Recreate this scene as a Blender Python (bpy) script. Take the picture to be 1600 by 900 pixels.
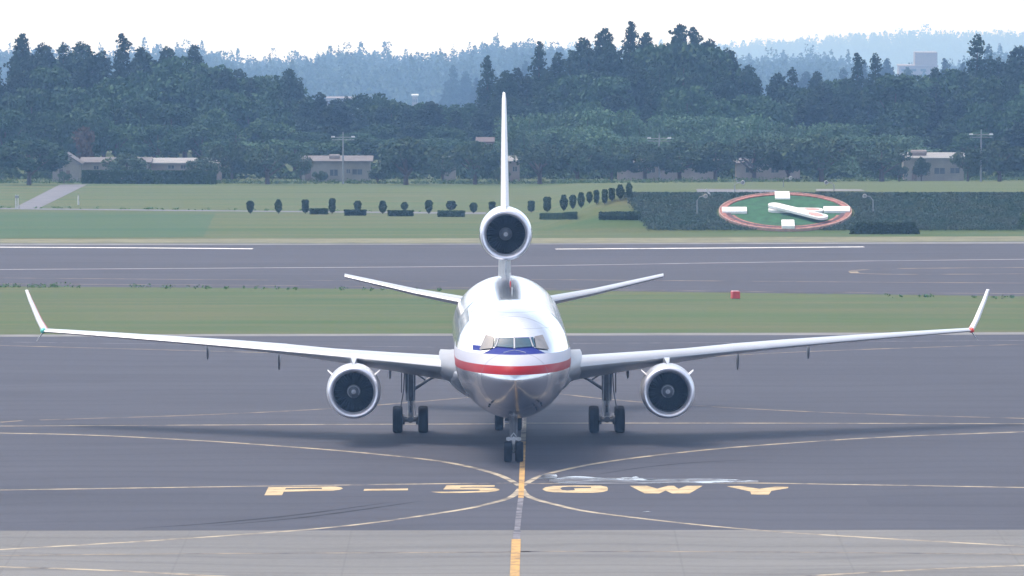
import bpy, bmesh, math, random
import numpy as np
from mathutils import Vector, Matrix
from mathutils.bvhtree import BVHTree

R = math.radians
S = bpy.context.scene
COL = S.collection
for o in list(bpy.data.objects):
    bpy.data.objects.remove(o)

# ------------------------------------------------------------------ camera, sky, sun, exposure
F = 15200.0                      # focal length in pixels of the 1600-wide photograph
CAM_H = 33.0
PITCH = math.atan((450 + 281) / F)
cd = bpy.data.cameras.new('camera')
cam = bpy.data.objects.new('camera', cd)
COL.objects.link(cam)
cam.location = (0, 0, CAM_H)
cam.rotation_euler = (math.pi / 2 - PITCH, 0, 0)
cd.sensor_width = 36
cd.lens = F / 1600 * 36
cd.clip_start = 1
cd.clip_end = 30000
S.camera = cam

SUN_EL, SUN_AZ = 66.0, -58.0     # azimuth clockwise from +Y (the sun stands behind the aircraft)
w = bpy.data.worlds.new('World')
S.world = w
w.use_nodes = True
wn = w.node_tree.nodes
wl = w.node_tree.links
sky = wn.new('ShaderNodeTexSky')
sky.sky_type = 'NISHITA'
sky.sun_disc = False
sky.sun_elevation = R(SUN_EL)
sky.sun_rotation = R(SUN_AZ)
sky.air_density = 1.0
sky.dust_density = 8.0
sky.ozone_density = 1.0
bg = wn['Background']
bg.inputs['Strength'].default_value = 0.15
# thin bright overcast veil over the blue sky, a little uneven
VEIL = (4.15, 4.95, 6.3)
vn = wn.new('ShaderNodeTexNoise')
vn.inputs['Scale'].default_value = 2.2
vn.inputs['Detail'].default_value = 4
vtc = wn.new('ShaderNodeTexCoord')
wl.new(vtc.outputs['Generated'], vn.inputs['Vector'])
vr = wn.new('ShaderNodeMapRange')
vr.inputs[1].default_value, vr.inputs[2].default_value = 0.3, 0.7
vr.inputs[3].default_value, vr.inputs[4].default_value = 0.7, 1.3
wl.new(vn.outputs[0], vr.inputs[0])
vs_ = wn.new('ShaderNodeVectorMath')
vs_.operation = 'SCALE'
vs_.inputs[0].default_value = VEIL
vz = wn.new('ShaderNodeSeparateXYZ')
wl.new(vtc.outputs['Generated'], vz.inputs[0])
vg = wn.new('ShaderNodeMapRange')
vg.inputs[1].default_value, vg.inputs[2].default_value = 0.0, 0.55
vg.inputs[3].default_value, vg.inputs[4].default_value = 2.15, 0.42
wl.new(vz.outputs[2], vg.inputs[0])
vm = wn.new('ShaderNodeMath')
vm.operation = 'MULTIPLY'
wl.new(vr.outputs[0], vm.inputs[0])
wl.new(vg.outputs[0], vm.inputs[1])
wl.new(vm.outputs[0], vs_.inputs['Scale'])
va = wn.new('ShaderNodeVectorMath')
va.operation = 'ADD'
wl.new(sky.outputs[0], va.inputs[0])
wl.new(vs_.outputs[0], va.inputs[1])
wl.new(va.outputs[0], bg.inputs[0])

sd = bpy.data.lights.new('sun', 'SUN')
sd.energy = 1.5
sd.angle = R(17)
sd.color = (1.0, 0.96, 0.92)
sun = bpy.data.objects.new('sun', sd)
COL.objects.link(sun)
dv = Vector((math.sin(R(SUN_AZ)) * math.cos(R(SUN_EL)), math.cos(R(SUN_AZ)) * math.cos(R(SUN_EL)), math.sin(R(SUN_EL))))
sun.rotation_euler = dv.to_track_quat('Z', 'Y').to_euler()

S.view_settings.view_transform = 'Standard'
S.view_settings.look = 'None'
S.view_settings.gamma = 1
S.view_settings.exposure = 0.12
S.render.engine = 'CYCLES'
S.cycles.use_denoising = True
S.cycles.max_bounces = 6
S.cycles.volume_bounces = 0
S.cycles.caustics_reflective = False
S.cycles.caustics_refractive = False

HAZE_DENSITY = 1.55e-4
HAZE_TINT = (0.33, 0.58, 1.0)

# ------------------------------------------------------------------ helpers
def tag(o, label=None, cat=None, group=None, kind=None):
    if label: o['label'] = label
    if cat: o['category'] = cat
    if group: o['group'] = group
    if kind: o['kind'] = kind
    return o

def empty(name, loc=(0, 0, 0), rz=0.0):
    o = bpy.data.objects.new(name, None)
    COL.objects.link(o)
    o.location = loc
    o.rotation_euler = (0, 0, rz)
    return o

def copy_thing(root, loc, rz=0.0, scale=None):
    r = root.copy()
    COL.objects.link(r)
    r.location = loc
    r.rotation_euler = (0, 0, rz)
    if scale is not None:
        r.scale = scale
    for ch in list(root.children):
        c = ch.copy()
        COL.objects.link(c)
        c.parent = r
        for g in list(ch.children):
            d = g.copy()
            COL.objects.link(d)
            d.parent = c
    return r

def np_mesh(name, verts, faces, mats, parent=None, midx=None, smooth=False):
    """faces: (n,4) or (n,3) integer array"""
    verts = np.asarray(verts, dtype=np.float32)
    faces = np.asarray(faces, dtype=np.int32)
    n, k = faces.shape
    me = bpy.data.meshes.new(name)
    me.vertices.add(len(verts))
    me.vertices.foreach_set('co', verts.ravel())
    me.loops.add(n * k)
    me.loops.foreach_set('vertex_index', faces.ravel())
    me.polygons.add(n)
    me.polygons.foreach_set('loop_start', np.arange(0, n * k, k, dtype=np.int32))
    me.polygons.foreach_set('loop_total', np.full(n, k, dtype=np.int32))
    for m in (mats if isinstance(mats, (list, tuple)) else [mats]):
        me.materials.append(m)
    if midx is not None:
        me.polygons.foreach_set('material_index', np.asarray(midx, dtype=np.int32))
    if smooth:
        me.polygons.foreach_set('use_smooth', np.ones(n, dtype=bool))
    me.update(calc_edges=True)
    o = bpy.data.objects.new(name, me)
    COL.objects.link(o)
    if parent: o.parent = parent
    return o

class MB:
    def __init__(self):
        self.v, self.f, self.m = [], [], []
    def add(self, vs, fs, mi=0):
        b = len(self.v)
        self.v += [tuple(p) for p in vs]
        for f in fs:
            self.f.append(tuple(b + i for i in f))
            self.m.append(mi)
    def box(self, c, s, mi=0, rz=0.0, taper=1.0):
        x, y, z = (q / 2 for q in s)
        vs = []
        for sz in (-1, 1):
            t = taper if sz > 0 else 1.0
            for sx, sy in ((-1, -1), (1, -1), (1, 1), (-1, 1)):
                p = Vector((sx * x * t, sy * y * t, sz * z))
                if rz: p.rotate(Matrix.Rotation(rz, 3, 'Z'))
                vs.append((c[0] + p.x, c[1] + p.y, c[2] + p.z))
        self.add(vs, [(3, 2, 1, 0), (4, 5, 6, 7), (0, 1, 5, 4), (1, 2, 6, 5), (2, 3, 7, 6), (3, 0, 4, 7)], mi)
    def tube(self, pts, rad, n=10, mi=0, caps=True):
        pts = [Vector(p) for p in pts]
        if not isinstance(rad, (list, tuple)): rad = [rad] * len(pts)
        vs, fs = [], []
        for i, p in enumerate(pts):
            t = (pts[min(i + 1, len(pts) - 1)] - pts[max(i - 1, 0)]).normalized()
            a = Vector((0, 0, 1)) if abs(t.z) < 0.9 else Vector((1, 0, 0))
            u = t.cross(a).normalized()
            q = t.cross(u)
            for k in range(n):
                an = 2 * math.pi * k / n
                vs.append(p + (u * math.cos(an) + q * math.sin(an)) * rad[i])
        for i in range(len(pts) - 1):
            for k in range(n):
                fs.append((i * n + k, i * n + (k + 1) % n, (i + 1) * n + (k + 1) % n, (i + 1) * n + k))
        if caps:
            fs.append(tuple(reversed(range(n))))
            fs.append(tuple((len(pts) - 1) * n + k for k in range(n)))
        self.add(vs, fs, mi)
    def lathe(self, prof, axis='Y', c=(0, 0, 0), n=48, mi=0, sq=1.0):
        """prof: list of (along, radius)"""
        vs, fs = [], []
        for a, r in prof:
            for k in range(n):
                an = 2 * math.pi * k / n
                p, q = r * math.cos(an), r * math.sin(an) * sq
                if axis == 'Y': vs.append((c[0] + p, c[1] + a, c[2] + q))
                elif axis == 'X': vs.append((c[0] + a, c[1] + p, c[2] + q))
                else: vs.append((c[0] + p, c[1] + q, c[2] + a))
        for i in range(len(prof) - 1):
            for k in range(n):
                fs.append((i * n + k, i * n + (k + 1) % n, (i + 1) * n + (k + 1) % n, (i + 1) * n + k))
        self.add(vs, fs, mi)
    def loft(self, rings, closed=True, caps=True, mi=0):
        n = len(rings[0])
        vs = [p for r in rings for p in r]
        fs = []
        for i in range(len(rings) - 1):
            for k in range(n if closed else n - 1):
                fs.append((i * n + k, i * n + (k + 1) % n, (i + 1) * n + (k + 1) % n, (i + 1) * n + k))
        if caps:
            fs.append(tuple(reversed(range(n))))
            fs.append(tuple((len(rings) - 1) * n + k for k in range(n)))
        self.add(vs, fs, mi)
    def build(self, name, mats, parent=None, smooth=False, angle=40):
        me = bpy.data.meshes.new(name)
        me.from_pydata(self.v, [], self.f)
        for m in (mats if isinstance(mats, (list, tuple)) else [mats]):
            me.materials.append(m)
        me.polygons.foreach_set('material_index', self.m)
        bm = bmesh.new()
        bm.from_mesh(me)
        bmesh.ops.recalc_face_normals(bm, faces=bm.faces)
        if smooth:
            for f in bm.faces: f.smooth = True
            for e in bm.edges:
                if len(e.link_faces) == 2 and e.calc_face_angle(0) > R(angle):
                    e.smooth = False
        bm.to_mesh(me)
        bm.free()
        me.update()
        o = bpy.data.objects.new(name, me)
        COL.objects.link(o)
        if parent: o.parent = parent
        return o

# ------------------------------------------------------------------ materials
def nodes_of(name):
    m = bpy.data.materials.new(name)
    m.use_nodes = True
    nt = m.node_tree
    return m, nt, nt.nodes['Principled BSDF'], nt.nodes, nt.links

def math_node(nt, op, a, b=None, c=None):
    n = nt.nodes.new('ShaderNodeMath')
    n.operation = op
    for i, v in enumerate((a, b, c)):
        if v is None: continue
        if isinstance(v, (int, float)): n.inputs[i].default_value = v
        else: nt.links.new(v, n.inputs[i])
    return n.outputs[0]

def mix_col(nt, fac, a, b):
    n = nt.nodes.new('ShaderNodeMix')
    n.data_type = 'RGBA'
    for s, v in ((n.inputs[0], fac), (n.inputs[6], a), (n.inputs[7], b)):
        if isinstance(v, (int, float)): s.default_value = v
        elif isinstance(v, tuple): s.default_value = v if len(v) == 4 else v + (1,)
        else: nt.links.new(v, s)
    return n.outputs[2]

def noise(nt, scale, detail=4, rough=0.55, vec=None, stretch=None):
    n = nt.nodes.new('ShaderNodeTexNoise')
    n.inputs['Scale'].default_value = scale
    n.inputs['Detail'].default_value = detail
    n.inputs['Roughness'].default_value = rough
    if vec is None:
        vec = nt.nodes.new('ShaderNodeTexCoord').outputs['Object']
    if stretch:
        mp = nt.nodes.new('ShaderNodeMapping')
        mp.inputs['Scale'].default_value = stretch
        nt.links.new(vec, mp.inputs[0])
        vec = mp.outputs[0]
    nt.links.new(vec, n.inputs['Vector'])
    return n.outputs[0]

def ramp(nt, v, a, b):
    n = nt.nodes.new('ShaderNodeMapRange')
    n.inputs[1].default_value = a
    n.inputs[2].default_value = b
    nt.links.new(v, n.inputs[0])
    return n.outputs[0]

def plain(name, col, rough=0.6, metal=0.0, var=0.18, scale=3.0):
    m, nt, b, N, L = nodes_of(name)
    f = ramp(nt, noise(nt, scale), 0.3, 0.7)
    d = tuple(c * (1 - var) for c in col)
    u = tuple(min(1, c * (1 + var)) for c in col)
    L.new(mix_col(nt, f, d, u), b.inputs['Base Color'])
    b.inputs['Roughness'].default_value = rough
    b.inputs['Metallic'].default_value = metal
    return m

def foliage(name, col, alt, var=0.16):
    m, nt, b, N, L = nodes_of(name)
    geo = N.new('ShaderNodeNewGeometry')
    oi = N.new('ShaderNodeObjectInfo')
    f = ramp(nt, noise(nt, 0.55, 3), 0.35, 0.65)
    c1 = mix_col(nt, f, col, alt)
    k = math_node(nt, 'MULTIPLY_ADD', geo.outputs['Random Per Island'], var, 1 - var / 2)
    k2 = math_node(nt, 'MULTIPLY_ADD', oi.outputs['Random'], 0.45, 0.78)
    kk = math_node(nt, 'MULTIPLY', k, k2)
    v = N.new('ShaderNodeVectorMath')
    v.operation = 'SCALE'
    L.new(c1, v.inputs[0])
    L.new(kk, v.inputs['Scale'])
    L.new(v.outputs[0], b.inputs['Base Color'])
    b.inputs['Roughness'].default_value = 0.75
    b.inputs['Specular IOR Level'].default_value = 0.15
    return m

# ------------------------------------------------------------------ terrain
PROF_R = [(-400, 0), (650, 0), (861, -3.42), (872.5, -0.56), (1194, -11.2), (1500, -17.3), (1900, -32), (4000, -95),
          (6500, -144), (6900, -155), (9000, -260), (14500, -347), (16000, -344), (17500, -420)]
PROF_L = [(-400, 0), (650, 0), (861, -3.42), (957, -5.34), (1194, -11.2)] + PROF_R[5:]

def interp(prof, d):
    if d <= prof[0][0]: return prof[0][1]
    for (a, za), (b, zb) in zip(prof, prof[1:]):
        if d <= b: return za + (zb - za) * (d - a) / (b - a)
    return prof[-1][1]

def sstep(a, b, x):
    t = min(1, max(0, (x - a) / (b - a)))
    return t * t * (3 - 2 * t)

def ridge_x(x, d):
    """height change along the far ridges"""
    if d < 1800: return 0.0
    px = x / d * F + 800
    mid = 1.0 * math.sin(px / 95.0) + 1.2 * math.sin(px / 41.0 + 1) + (-7 * math.exp(-((px - 1400) / 110) ** 2)) + 2.0 * math.exp(-((px - 850) / 90) ** 2)
    far = 24 * sstep(1000, 1450, px) - 22
    a = sstep(4000, 6000, d) * (1 - sstep(6700, 7600, d))
    b = sstep(11000, 14500, d)
    return mid * a * 1.85 + far * b

def terr(x, d):
    b = sstep(1.5, 10.5, x)
    z = interp(PROF_L, d) * (1 - b) + interp(PROF_R, d) * b
    return z + ridge_x(x, d)

CP, SP = math.cos(PITCH), math.sin(PITCH)
def ray(px, py):
    a, b = (px - 800) / F, -(py - 450) / F
    # camera looks along (0, cos p, -sin p); its up is (0, sin p, cos p)
    return a, CP + b * SP, -SP + b * CP

def G(px, py, lift=0.0):
    """the terrain point seen at a pixel of the photograph"""
    dx, dy, dz = ray(px, py)
    lo, prev = None, 300.0
    d = 300.0
    while d < 17000:
        t = d / dy
        if CAM_H + dz * t <= terr(dx * t, d):
            lo = prev
            break
        prev = d
        d += 4
    if lo is None: d = 17000.0
    else:
        a, b = lo, d
        for _ in range(30):
            m = (a + b) / 2
            t = m / dy
            if CAM_H + dz * t <= terr(dx * t, m): b = m
            else: a = m
        d = b
    t = d / dy
    return Vector((dx * t, d, terr(dx * t, d) + lift))

def at(px, py, d):
    """the point at ground distance d along the ray of a pixel"""
    dx, dy, dz = ray(px, py)
    t = d / dy
    return Vector((dx * t, d, CAM_H + dz * t))

def grass_material(name='grass_ground', c1=(0.050, 0.099, 0.033), c2=(0.082, 0.120, 0.042), c3=(0.134, 0.124, 0.060)):
    m, nt, b, N, L = nodes_of(name)
    big = ramp(nt, noise(nt, 0.035, 4, 0.6, stretch=(0.6, 1, 1)), 0.35, 0.65)
    streak = ramp(nt, noise(nt, 0.16, 5, 0.6, stretch=(0.18, 1, 1)), 0.35, 0.7)
    fine = ramp(nt, noise(nt, 1.6, 3, 0.7), 0.25, 0.75)
    c = mix_col(nt, big, c1, c2)
    c = mix_col(nt, math_node(nt, 'MULTIPLY', streak, 0.9), c, c3)
    c = mix_col(nt, math_node(nt, 'MULTIPLY', fine, 0.4), c, (0.050, 0.078, 0.028))
    L.new(c, b.inputs['Base Color'])
    b.inputs['Roughness'].default_value = 0.95
    b.inputs['Specular IOR Level'].default_value = 0.1
    return m

def tarmac_material(name, base, light, joints=False):
    m, nt, b, N, L = nodes_of(name)
    co = N.new('ShaderNodeTexCoord').outputs['Object']
    big = ramp(nt, noise(nt, 0.05, 5, 0.6, co, (0.35, 1, 1)), 0.3, 0.7)
    streak = ramp(nt, noise(nt, 0.30, 4, 0.6, co, (0.05, 1, 1)), 0.35, 0.65)
    sw = N.new('ShaderNodeTexWave')
    sw.wave_type = 'RINGS'
    sw.inputs['Scale'].default_value = 0.06
    sw.inputs['Distortion'].default_value = 9
    sw.inputs['Detail'].default_value = 3
    sw.inputs['Detail Scale'].default_value = 0.6
    L.new(co, sw.inputs['Vector'])
    fine = noise(nt, 2.5, 3, 0.75, co)
    c = mix_col(nt, big, base, light)
    c = mix_col(nt, math_node(nt, 'MULTIPLY', streak, 0.5), c, tuple(x * 0.78 for x in base))
    # stains and repaired patches
    st = ramp(nt, noise(nt, 0.11, 6, 0.7, co, (0.5, 1, 1)), 0.56, 0.70)
    c = mix_col(nt, math_node(nt, 'MULTIPLY', st, 0.6), c, tuple(x * 0.6 for x in base))
    vo = N.new('ShaderNodeTexVoronoi')
    vo.distance = 'CHEBYCHEV'
    vo.inputs['Scale'].default_value = 0.06
    vo.inputs['Randomness'].default_value = 0.8
    mp = N.new('ShaderNodeMapping')
    mp.inputs['Scale'].default_value = (0.6, 1, 1)
    L.new(co, mp.inputs[0])
    L.new(mp.outputs[0], vo.inputs['Vector'])
    sv = N.new('ShaderNodeSeparateColor')
    L.new(vo.outputs['Color'], sv.inputs[0])
    c = mix_col(nt, math_node(nt, 'MULTIPLY', sv.outputs[0], 0.22), c, tuple(x * 1.25 for x in light))
    if joints:
        sp = N.new('ShaderNodeSeparateXYZ')
        L.new(co, sp.inputs[0])
        for ax, per, wid in ((0, 7.5, 0.012), (1, 7.5, 0.03)):
            fr = math_node(nt, 'FRACT', math_node(nt, 'MULTIPLY', sp.outputs[ax], 1 / per))
            c = mix_col(nt, math_node(nt, 'MULTIPLY', math_node(nt, 'LESS_THAN', fr, wid), 0.22), c, tuple(x * 0.5 for x in base))
    thin = ramp(nt, sw.outputs[1], 0.80, 1.0)
    c = mix_col(nt, math_node(nt, 'MULTIPLY', thin, 0.3), c, tuple(x * 0.55 for x in base))
    c = mix_col(nt, math_node(nt, 'MULTIPLY', ramp(nt, fine, 0.3, 0.7), 0.22), c, tuple(x * 1.5 for x in light))
    L.new(c, b.inputs['Base Color'])
    b.inputs['Roughness'].default_value = 0.82
    b.inputs['Specular IOR Level'].default_value = 0.25
    return m

def paint_material(name, col, under, wear=0.5, scale=0.5):
    m, nt, b, N, L = nodes_of(name)
    f = ramp(nt, noise(nt, scale, 6, 0.7), wear - 0.12, wear + 0.12)
    c = mix_col(nt, f, under, col)
    L.new(c, b.inputs['Base Color'])
    b.inputs['Roughness'].default_value = 0.8
    b.inputs['Specular IOR Level'].default_value = 0.1
    return m

M_GRASS = grass_material()
M_GRASS2 = grass_material('damp_grass', (0.040, 0.098, 0.042), (0.058, 0.112, 0.048), (0.085, 0.112, 0.056))
M_STRAW = plain('dry_grass', (0.15, 0.145, 0.075), 0.95, var=0.3, scale=0.5)
ASPH, ASPHL = (0.037, 0.037, 0.050), (0.058, 0.058, 0.073)
M_APRON = tarmac_material('apron_asphalt', ASPH, ASPHL)
M_RUNWAY = tarmac_material('runway_asphalt', (0.037, 0.035, 0.045), (0.056, 0.053, 0.065))
M_CONC = tarmac_material('apron_concrete', (0.105, 0.102, 0.098), (0.172, 0.167, 0.155), joints=True)
M_SHOULDER = plain('shoulder_tarmac', (0.17, 0.165, 0.16), 0.9, var=0.25, scale=0.4)
M_PATH = plain('gravel_path', (0.125, 0.125, 0.142), 0.9, var=0.25, scale=0.5)
M_YEL = paint_material('pale_yellow_paint', (0.44, 0.375, 0.265), ASPHL, 0.46, 0.45)
M_YELW = paint_material('worn_yellow_paint', (0.33, 0.27, 0.19), ASPHL, 0.50, 0.35)
M_ORA = paint_material('orange_yellow_paint', (0.52, 0.32, 0.11), ASPHL, 0.42, 0.9)
M_LET = paint_material('lettering_paint', (0.55, 0.43, 0.25), (0.26, 0.19, 0.11), 0.43, 0.7)
M_FADE = paint_material('faded_paint', (0.22, 0.215, 0.235), ASPHL, 0.48, 0.8)
M_WHITE = paint_material('white_paint', (0.75, 0.73, 0.70), (0.3, 0.29, 0.28), 0.36, 0.25)
M_FADEW = paint_material('faded_white_paint', (0.34, 0.33, 0.34), (0.15, 0.145, 0.155), 0.40, 0.3)
M_SKID = paint_material('rubber_marks', (0.020, 0.020, 0.024), (0.040, 0.041, 0.049), 0.46, 0.5)

# ground sheet: rows follow every break of the profile, columns finer near the clock bank
rows = sorted(set([-400, 0, 200, 400, 600] + list(range(640, 1210, 6)) + [650, 861, 872.5, 957, 1194] + list(range(1200, 1900, 60)) + list(range(1900, 7000, 150)) + list(range(7000, 17500, 500)) + [17500]))
cols = sorted(set([-2600, -2000, -1500, -1250, -850, -600, 600, 850, 1250, 2000, 2600, -1000, -700, -500, -350, -250, -200, -150, -120, -90, -60, -40, -25, -15, -8] + [x * 0.75 for x in range(0, 18)] + [20, 30, 45, 60, 90, 120, 150, 200, 250, 350, 500, 700, 1000, 1500]
                  + list(range(-420, 430, 30))))
gv = [(x, d, terr(x, d)) for d in rows for x in cols]
nc = len(cols)
gf = [(i * nc + j, i * nc + j + 1, (i + 1) * nc + j + 1, (i + 1) * nc + j) for i in range(len(rows) - 1) for j in range(nc - 1)]
ground = np_mesh('ground', gv, gf, M_GRASS)
tag(ground, kind='structure')

def quad_sheet(name, near, far, mat, lift=0.02, kind='structure', sub=24):
    """sheet between two pixel polylines (near edge, far edge), each left to right"""
    def rs(pl):
        out = []
        for i in range(sub + 1):
            x = pl[0][0] + (pl[-1][0] - pl[0][0]) * i / sub
            for (a, b), (c, d) in zip(pl, pl[1:]):
                if a <= x <= c:
                    out.append((x, b + (d - b) * (x - a) / (c - a)))
                    break
            else: out.append(pl[-1])
        return out
    vs, fs = [], []
    K = 14
    for p, q in zip(rs(near), rs(far)):
        a, b = G(*p), G(*q)
        for k in range(K + 1):
            c = a.lerp(b, k / K)
            vs.append((c.x, c.y, terr(c.x, c.y) + lift))
    for i in range(sub):
        for k in range(K):
            fs.append((i * (K + 1) + k, (i + 1) * (K + 1) + k, (i + 1) * (K + 1) + k + 1, i * (K + 1) + k + 1))
    o = np_mesh(name, vs, fs, mat)
    return tag(o, kind=kind)

def flat(name, pts, mat, z, kind='structure'):
    mb = MB()
    mb.add([(p[0], p[1], z) for p in pts], [tuple(range(len(pts)))])
    return tag(mb.build(name, mat), kind=kind)

# apron: asphalt, then the concrete strip in the near part
e0, e1 = G(-400, 524.5), G(2000, 520.5)
flat('apron', [(-400, 300), (400, 300), (e1.x + 250, e1.y + 3), (e0.x - 250, e0.y - 3)], M_APRON, 0.005)
c0, c1 = G(-20, 831), G(1620, 826.5)
flat('concrete_apron', [(-400, 299), (400, 299), (c1.x + 380, c1.y + 4), (c0.x - 380, c0.y - 4)], M_CONC, 0.010)
quad_sheet('apron_shoulder', [(-60, 526.5), (1660, 523)], [(-60, 523.2), (1660, 519.2)], M_SHOULDER, 0.012)
# the runway beyond the grass strip
quad_sheet('runway', [(-600, 447), (0, 447.5), (800, 453), (1600, 463), (2200, 468)], [(-600, 380), (0, 380.3), (800, 380.5), (1600, 377.5), (2200, 376)], M_RUNWAY, 0.008, sub=40)
quad_sheet('runway_shoulder', [(-60, 383.5), (1660, 380.6)], [(-60, 380.6), (800, 380.9), (1660, 377.7)], M_SHOULDER, 0.014)

def ribbon(name, pl, mat, wx=0.34, wy=0.8, lift=0.012, kind='structure', smooth=True, gaps=None, taper=False):
    """painted line along a pixel polyline; wx, wy are the stroke widths across and along the view"""
    P = [Vector((p[0], p[1], 0)) for p in pl]
    if smooth and len(P) > 2:
        out = []
        for i in range(len(P) - 1):
            p0, p1, p2, p3 = P[max(i - 1, 0)], P[i], P[i + 1], P[min(i + 2, len(P) - 1)]
            for k in range(10):
                t = k / 10
                out.append(0.5 * ((2 * p1) + (p2 - p0) * t + (2 * p0 - 5 * p1 + 4 * p2 - p3) * t * t + (3 * p1 - p0 - 3 * p2 + p3) * t ** 3))
        P = out + [P[-1]]
    else:
        out = []
        for a, b in zip(P, P[1:]):
            for k in range(12): out.append(a.lerp(b, k / 12))
        P = out + [P[-1]]
    g = [G(p.x, p.y) for p in P]
    vs, fs = [], []
    for i, p in enumerate(g):
        t = g[min(i + 1, len(g) - 1)] - g[max(i - 1, 0)]
        t.z = 0
        t.normalize()
        k = 1.0
        if taper: k = max(0.05, math.sin(math.pi * (i + 0.3) / len(g)))
        n = Vector((-t.y * wx / 2 * k, t.x * wy * 0.68 / 2 * k, 0))
        for s in (1, -1):
            q = p + n * s
            vs.append((q.x, q.y, terr(q.x, q.y) + lift))
    for i in range(len(g) - 1):
        if gaps and gaps(i / len(g)): continue
        fs.append((i * 2, i * 2 + 1, i * 2 + 3, i * 2 + 2))
    return tag(np_mesh(name, vs, fs, mat), kind=kind)

LN = 'taxiway_marking'
ribbon(LN, [(-40, 539), (0, 540), (440, 552), (540, 556.5), (690, 566)], M_YELW, wy=0.75)
ribbon(LN, [(1640, 537), (1600, 538), (1250, 550), (1050, 562), (930, 570)], M_YELW, wy=0.75)
ribbon(LN, [(-40, 534), (700, 543)], M_FADE, wy=0.5)
ribbon(LN, [(1640, 532), (895, 537)], M_FADE, wy=0.5)
ribbon(LN, [(0, 660), (35, 657.5)], M_YELW, wy=0.8)
ribbon(LN, [(62, 656.5), (125, 654.5), (300, 649), (510, 639), (735, 621), (850, 611)], M_YELW, wy=0.8)
ribbon(LN, [(800, 607), (877, 616), (1010, 629), (1275, 644), (1600, 654), (1640, 655)], M_YELW, wy=0.8)
ribbon(LN, [(-40, 666), (0, 666), (400, 664), (775, 662.5), (820, 661.5), (1200, 661.5), (1640, 662.5)], M_YEL, wy=0.8)
ribbon(LN, [(-40, 676), (0, 677), (135, 680), (300, 688), (475, 700), (600, 711), (700, 723), (775, 741), (812, 759)], M_YEL, wx=0.34, wy=0.95)
ribbon(LN, [(1640, 674), (1600, 675), (1400, 682.5), (1250, 691.5), (1100, 703.5), (950, 721.5), (855, 741), (816, 759)], M_YEL, wx=0.34, wy=0.95)
ribbon(LN, [(-40, 766.5), (0, 766), (400, 760), (700, 756), (806, 755)], M_YEL, wy=0.85)
ribbon(LN, [(826, 756), (1150, 755), (1300, 757), (1600, 762), (1640, 763)], M_YEL, wy=0.85)
ribbon(LN, [(813, 764), (800, 776), (770, 786), (700, 800), (525, 823.5), (270, 843), (0, 859), (-40, 861)], M_YEL, wx=0.34, wy=0.9)
ribbon(LN, [(815, 764), (826, 776), (865, 788), (950, 804), (1200, 830), (1600, 854), (1640, 856)], M_YEL, wx=0.34, wy=0.85)
ribbon(LN, [(-40, 869), (250, 866), (795, 863), (815, 862), (1200, 863), (1640, 867)], M_YELW, wy=0.6, lift=0.016)
ribbon(LN, [(-40, 884), (0, 886), (150, 891), (330, 900), (420, 906)], M_YEL, wy=1.0, lift=0.016)
ribbon(LN, [(1640, 882), (1600, 884), (1450, 890), (1270, 900), (1200, 905)], M_YEL, wy=1.0, lift=0.016)
CL = 'taxiway_centreline'
ribbon(CL, [(822, 560), (819, 650), (817.5, 690)], M_YEL, wx=0.27, lift=0.016)  # sunlit gleam on this stretch, put into the colour as paler yellow
ribbon(CL, [(817.5, 690), (816.5, 720), (815, 757), (814, 778)], M_ORA, wx=0.27, lift=0.016)
ribbon(CL, [(814, 778), (810.5, 806), (808, 830)], M_FADE, wx=0.27, lift=0.016)
ribbon(CL, [(808, 830), (806.5, 843)], M_FADE, wx=0.34, lift=0.020)
ribbon(CL, [(806.5, 843), (804, 905)], M_ORA, wx=0.42, lift=0.020)
ribbon('rubber_marks', [(210, 826), (330, 818), (470, 804), (610, 785)], M_SKID, wy=0.9, wx=0.4, lift=0.010, taper=True)
ribbon('rubber_marks', [(330, 822), (480, 808), (660, 783)], M_SKID, wy=0.7, wx=0.4, lift=0.010, taper=True)
ribbon('rubber_marks', [(930, 742), (1010, 730), (1100, 722), (1200, 718)], M_SKID, wy=0.5, wx=0.3, lift=0.010, taper=True)
# runway markings
ribbon('runway_marking', [(-60, 386), (0, 386.5), (200, 387.5), (395, 389)], M_WHITE, wy=3.0, lift=0.020)
ribbon('runway_marking', [(868, 389.5), (1100, 388), (1350, 386)], M_WHITE, wy=3.0, lift=0.020)
ribbon('runway_marking', [(-60, 421.5), (0, 421.5), (400, 419), (800, 416), (1200, 410), (1640, 405)], M_FADEW, wy=1.8, lift=0.022)
ribbon('runway_marking', [(-60, 434), (300, 437), (700, 440)], M_YELW, wy=0.9, lift=0.020)
ribbon('runway_marking', [(830, 437), (1200, 440), (1640, 443)], M_YELW, wy=1.1, lift=0.020)
ribbon('runway_marking', [(1640, 418), (1500, 419), (1380, 420.5), (1337, 423), (1334, 425), (1345, 427.5), (1420, 429), (1640, 428)], M_YELW, wy=1.5, wx=0.7, lift=0.020)
ribbon('runway_marking', [(-60, 443.5), (500, 447), (1100, 455), (1640, 459.5)], M_YELW, wy=0.8, lift=0.020)

# painted words P-5 GWY
def px_poly(name, outer, holes, mat, lift):
    cu = bpy.data.curves.new(name, 'CURVE')
    cu.dimensions = '2D'
    cu.fill_mode = 'BOTH'
    for pl in [outer] + holes:
        sp = cu.splines.new('POLY')
        sp.points.add(len(pl) - 1)
        for q, p in zip(sp.points, pl):
            g = G(*p)
            q.co = (g.x, g.y, 0, 1)
        sp.use_cyclic_u = True
    o = bpy.data.objects.new(name, cu)
    COL.objects.link(o)
    bpy.context.view_layer.update()
    me = bpy.data.meshes.new_from_object(o.evaluated_get(bpy.context.evaluated_depsgraph_get()))
    bpy.data.objects.remove(o)
    o = bpy.data.objects.new(name, me)
    COL.objects.link(o)
    me.materials.clear()
    me.materials.append(mat)
    o.location.z = lift
    return tag(o, kind='structure')

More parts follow.
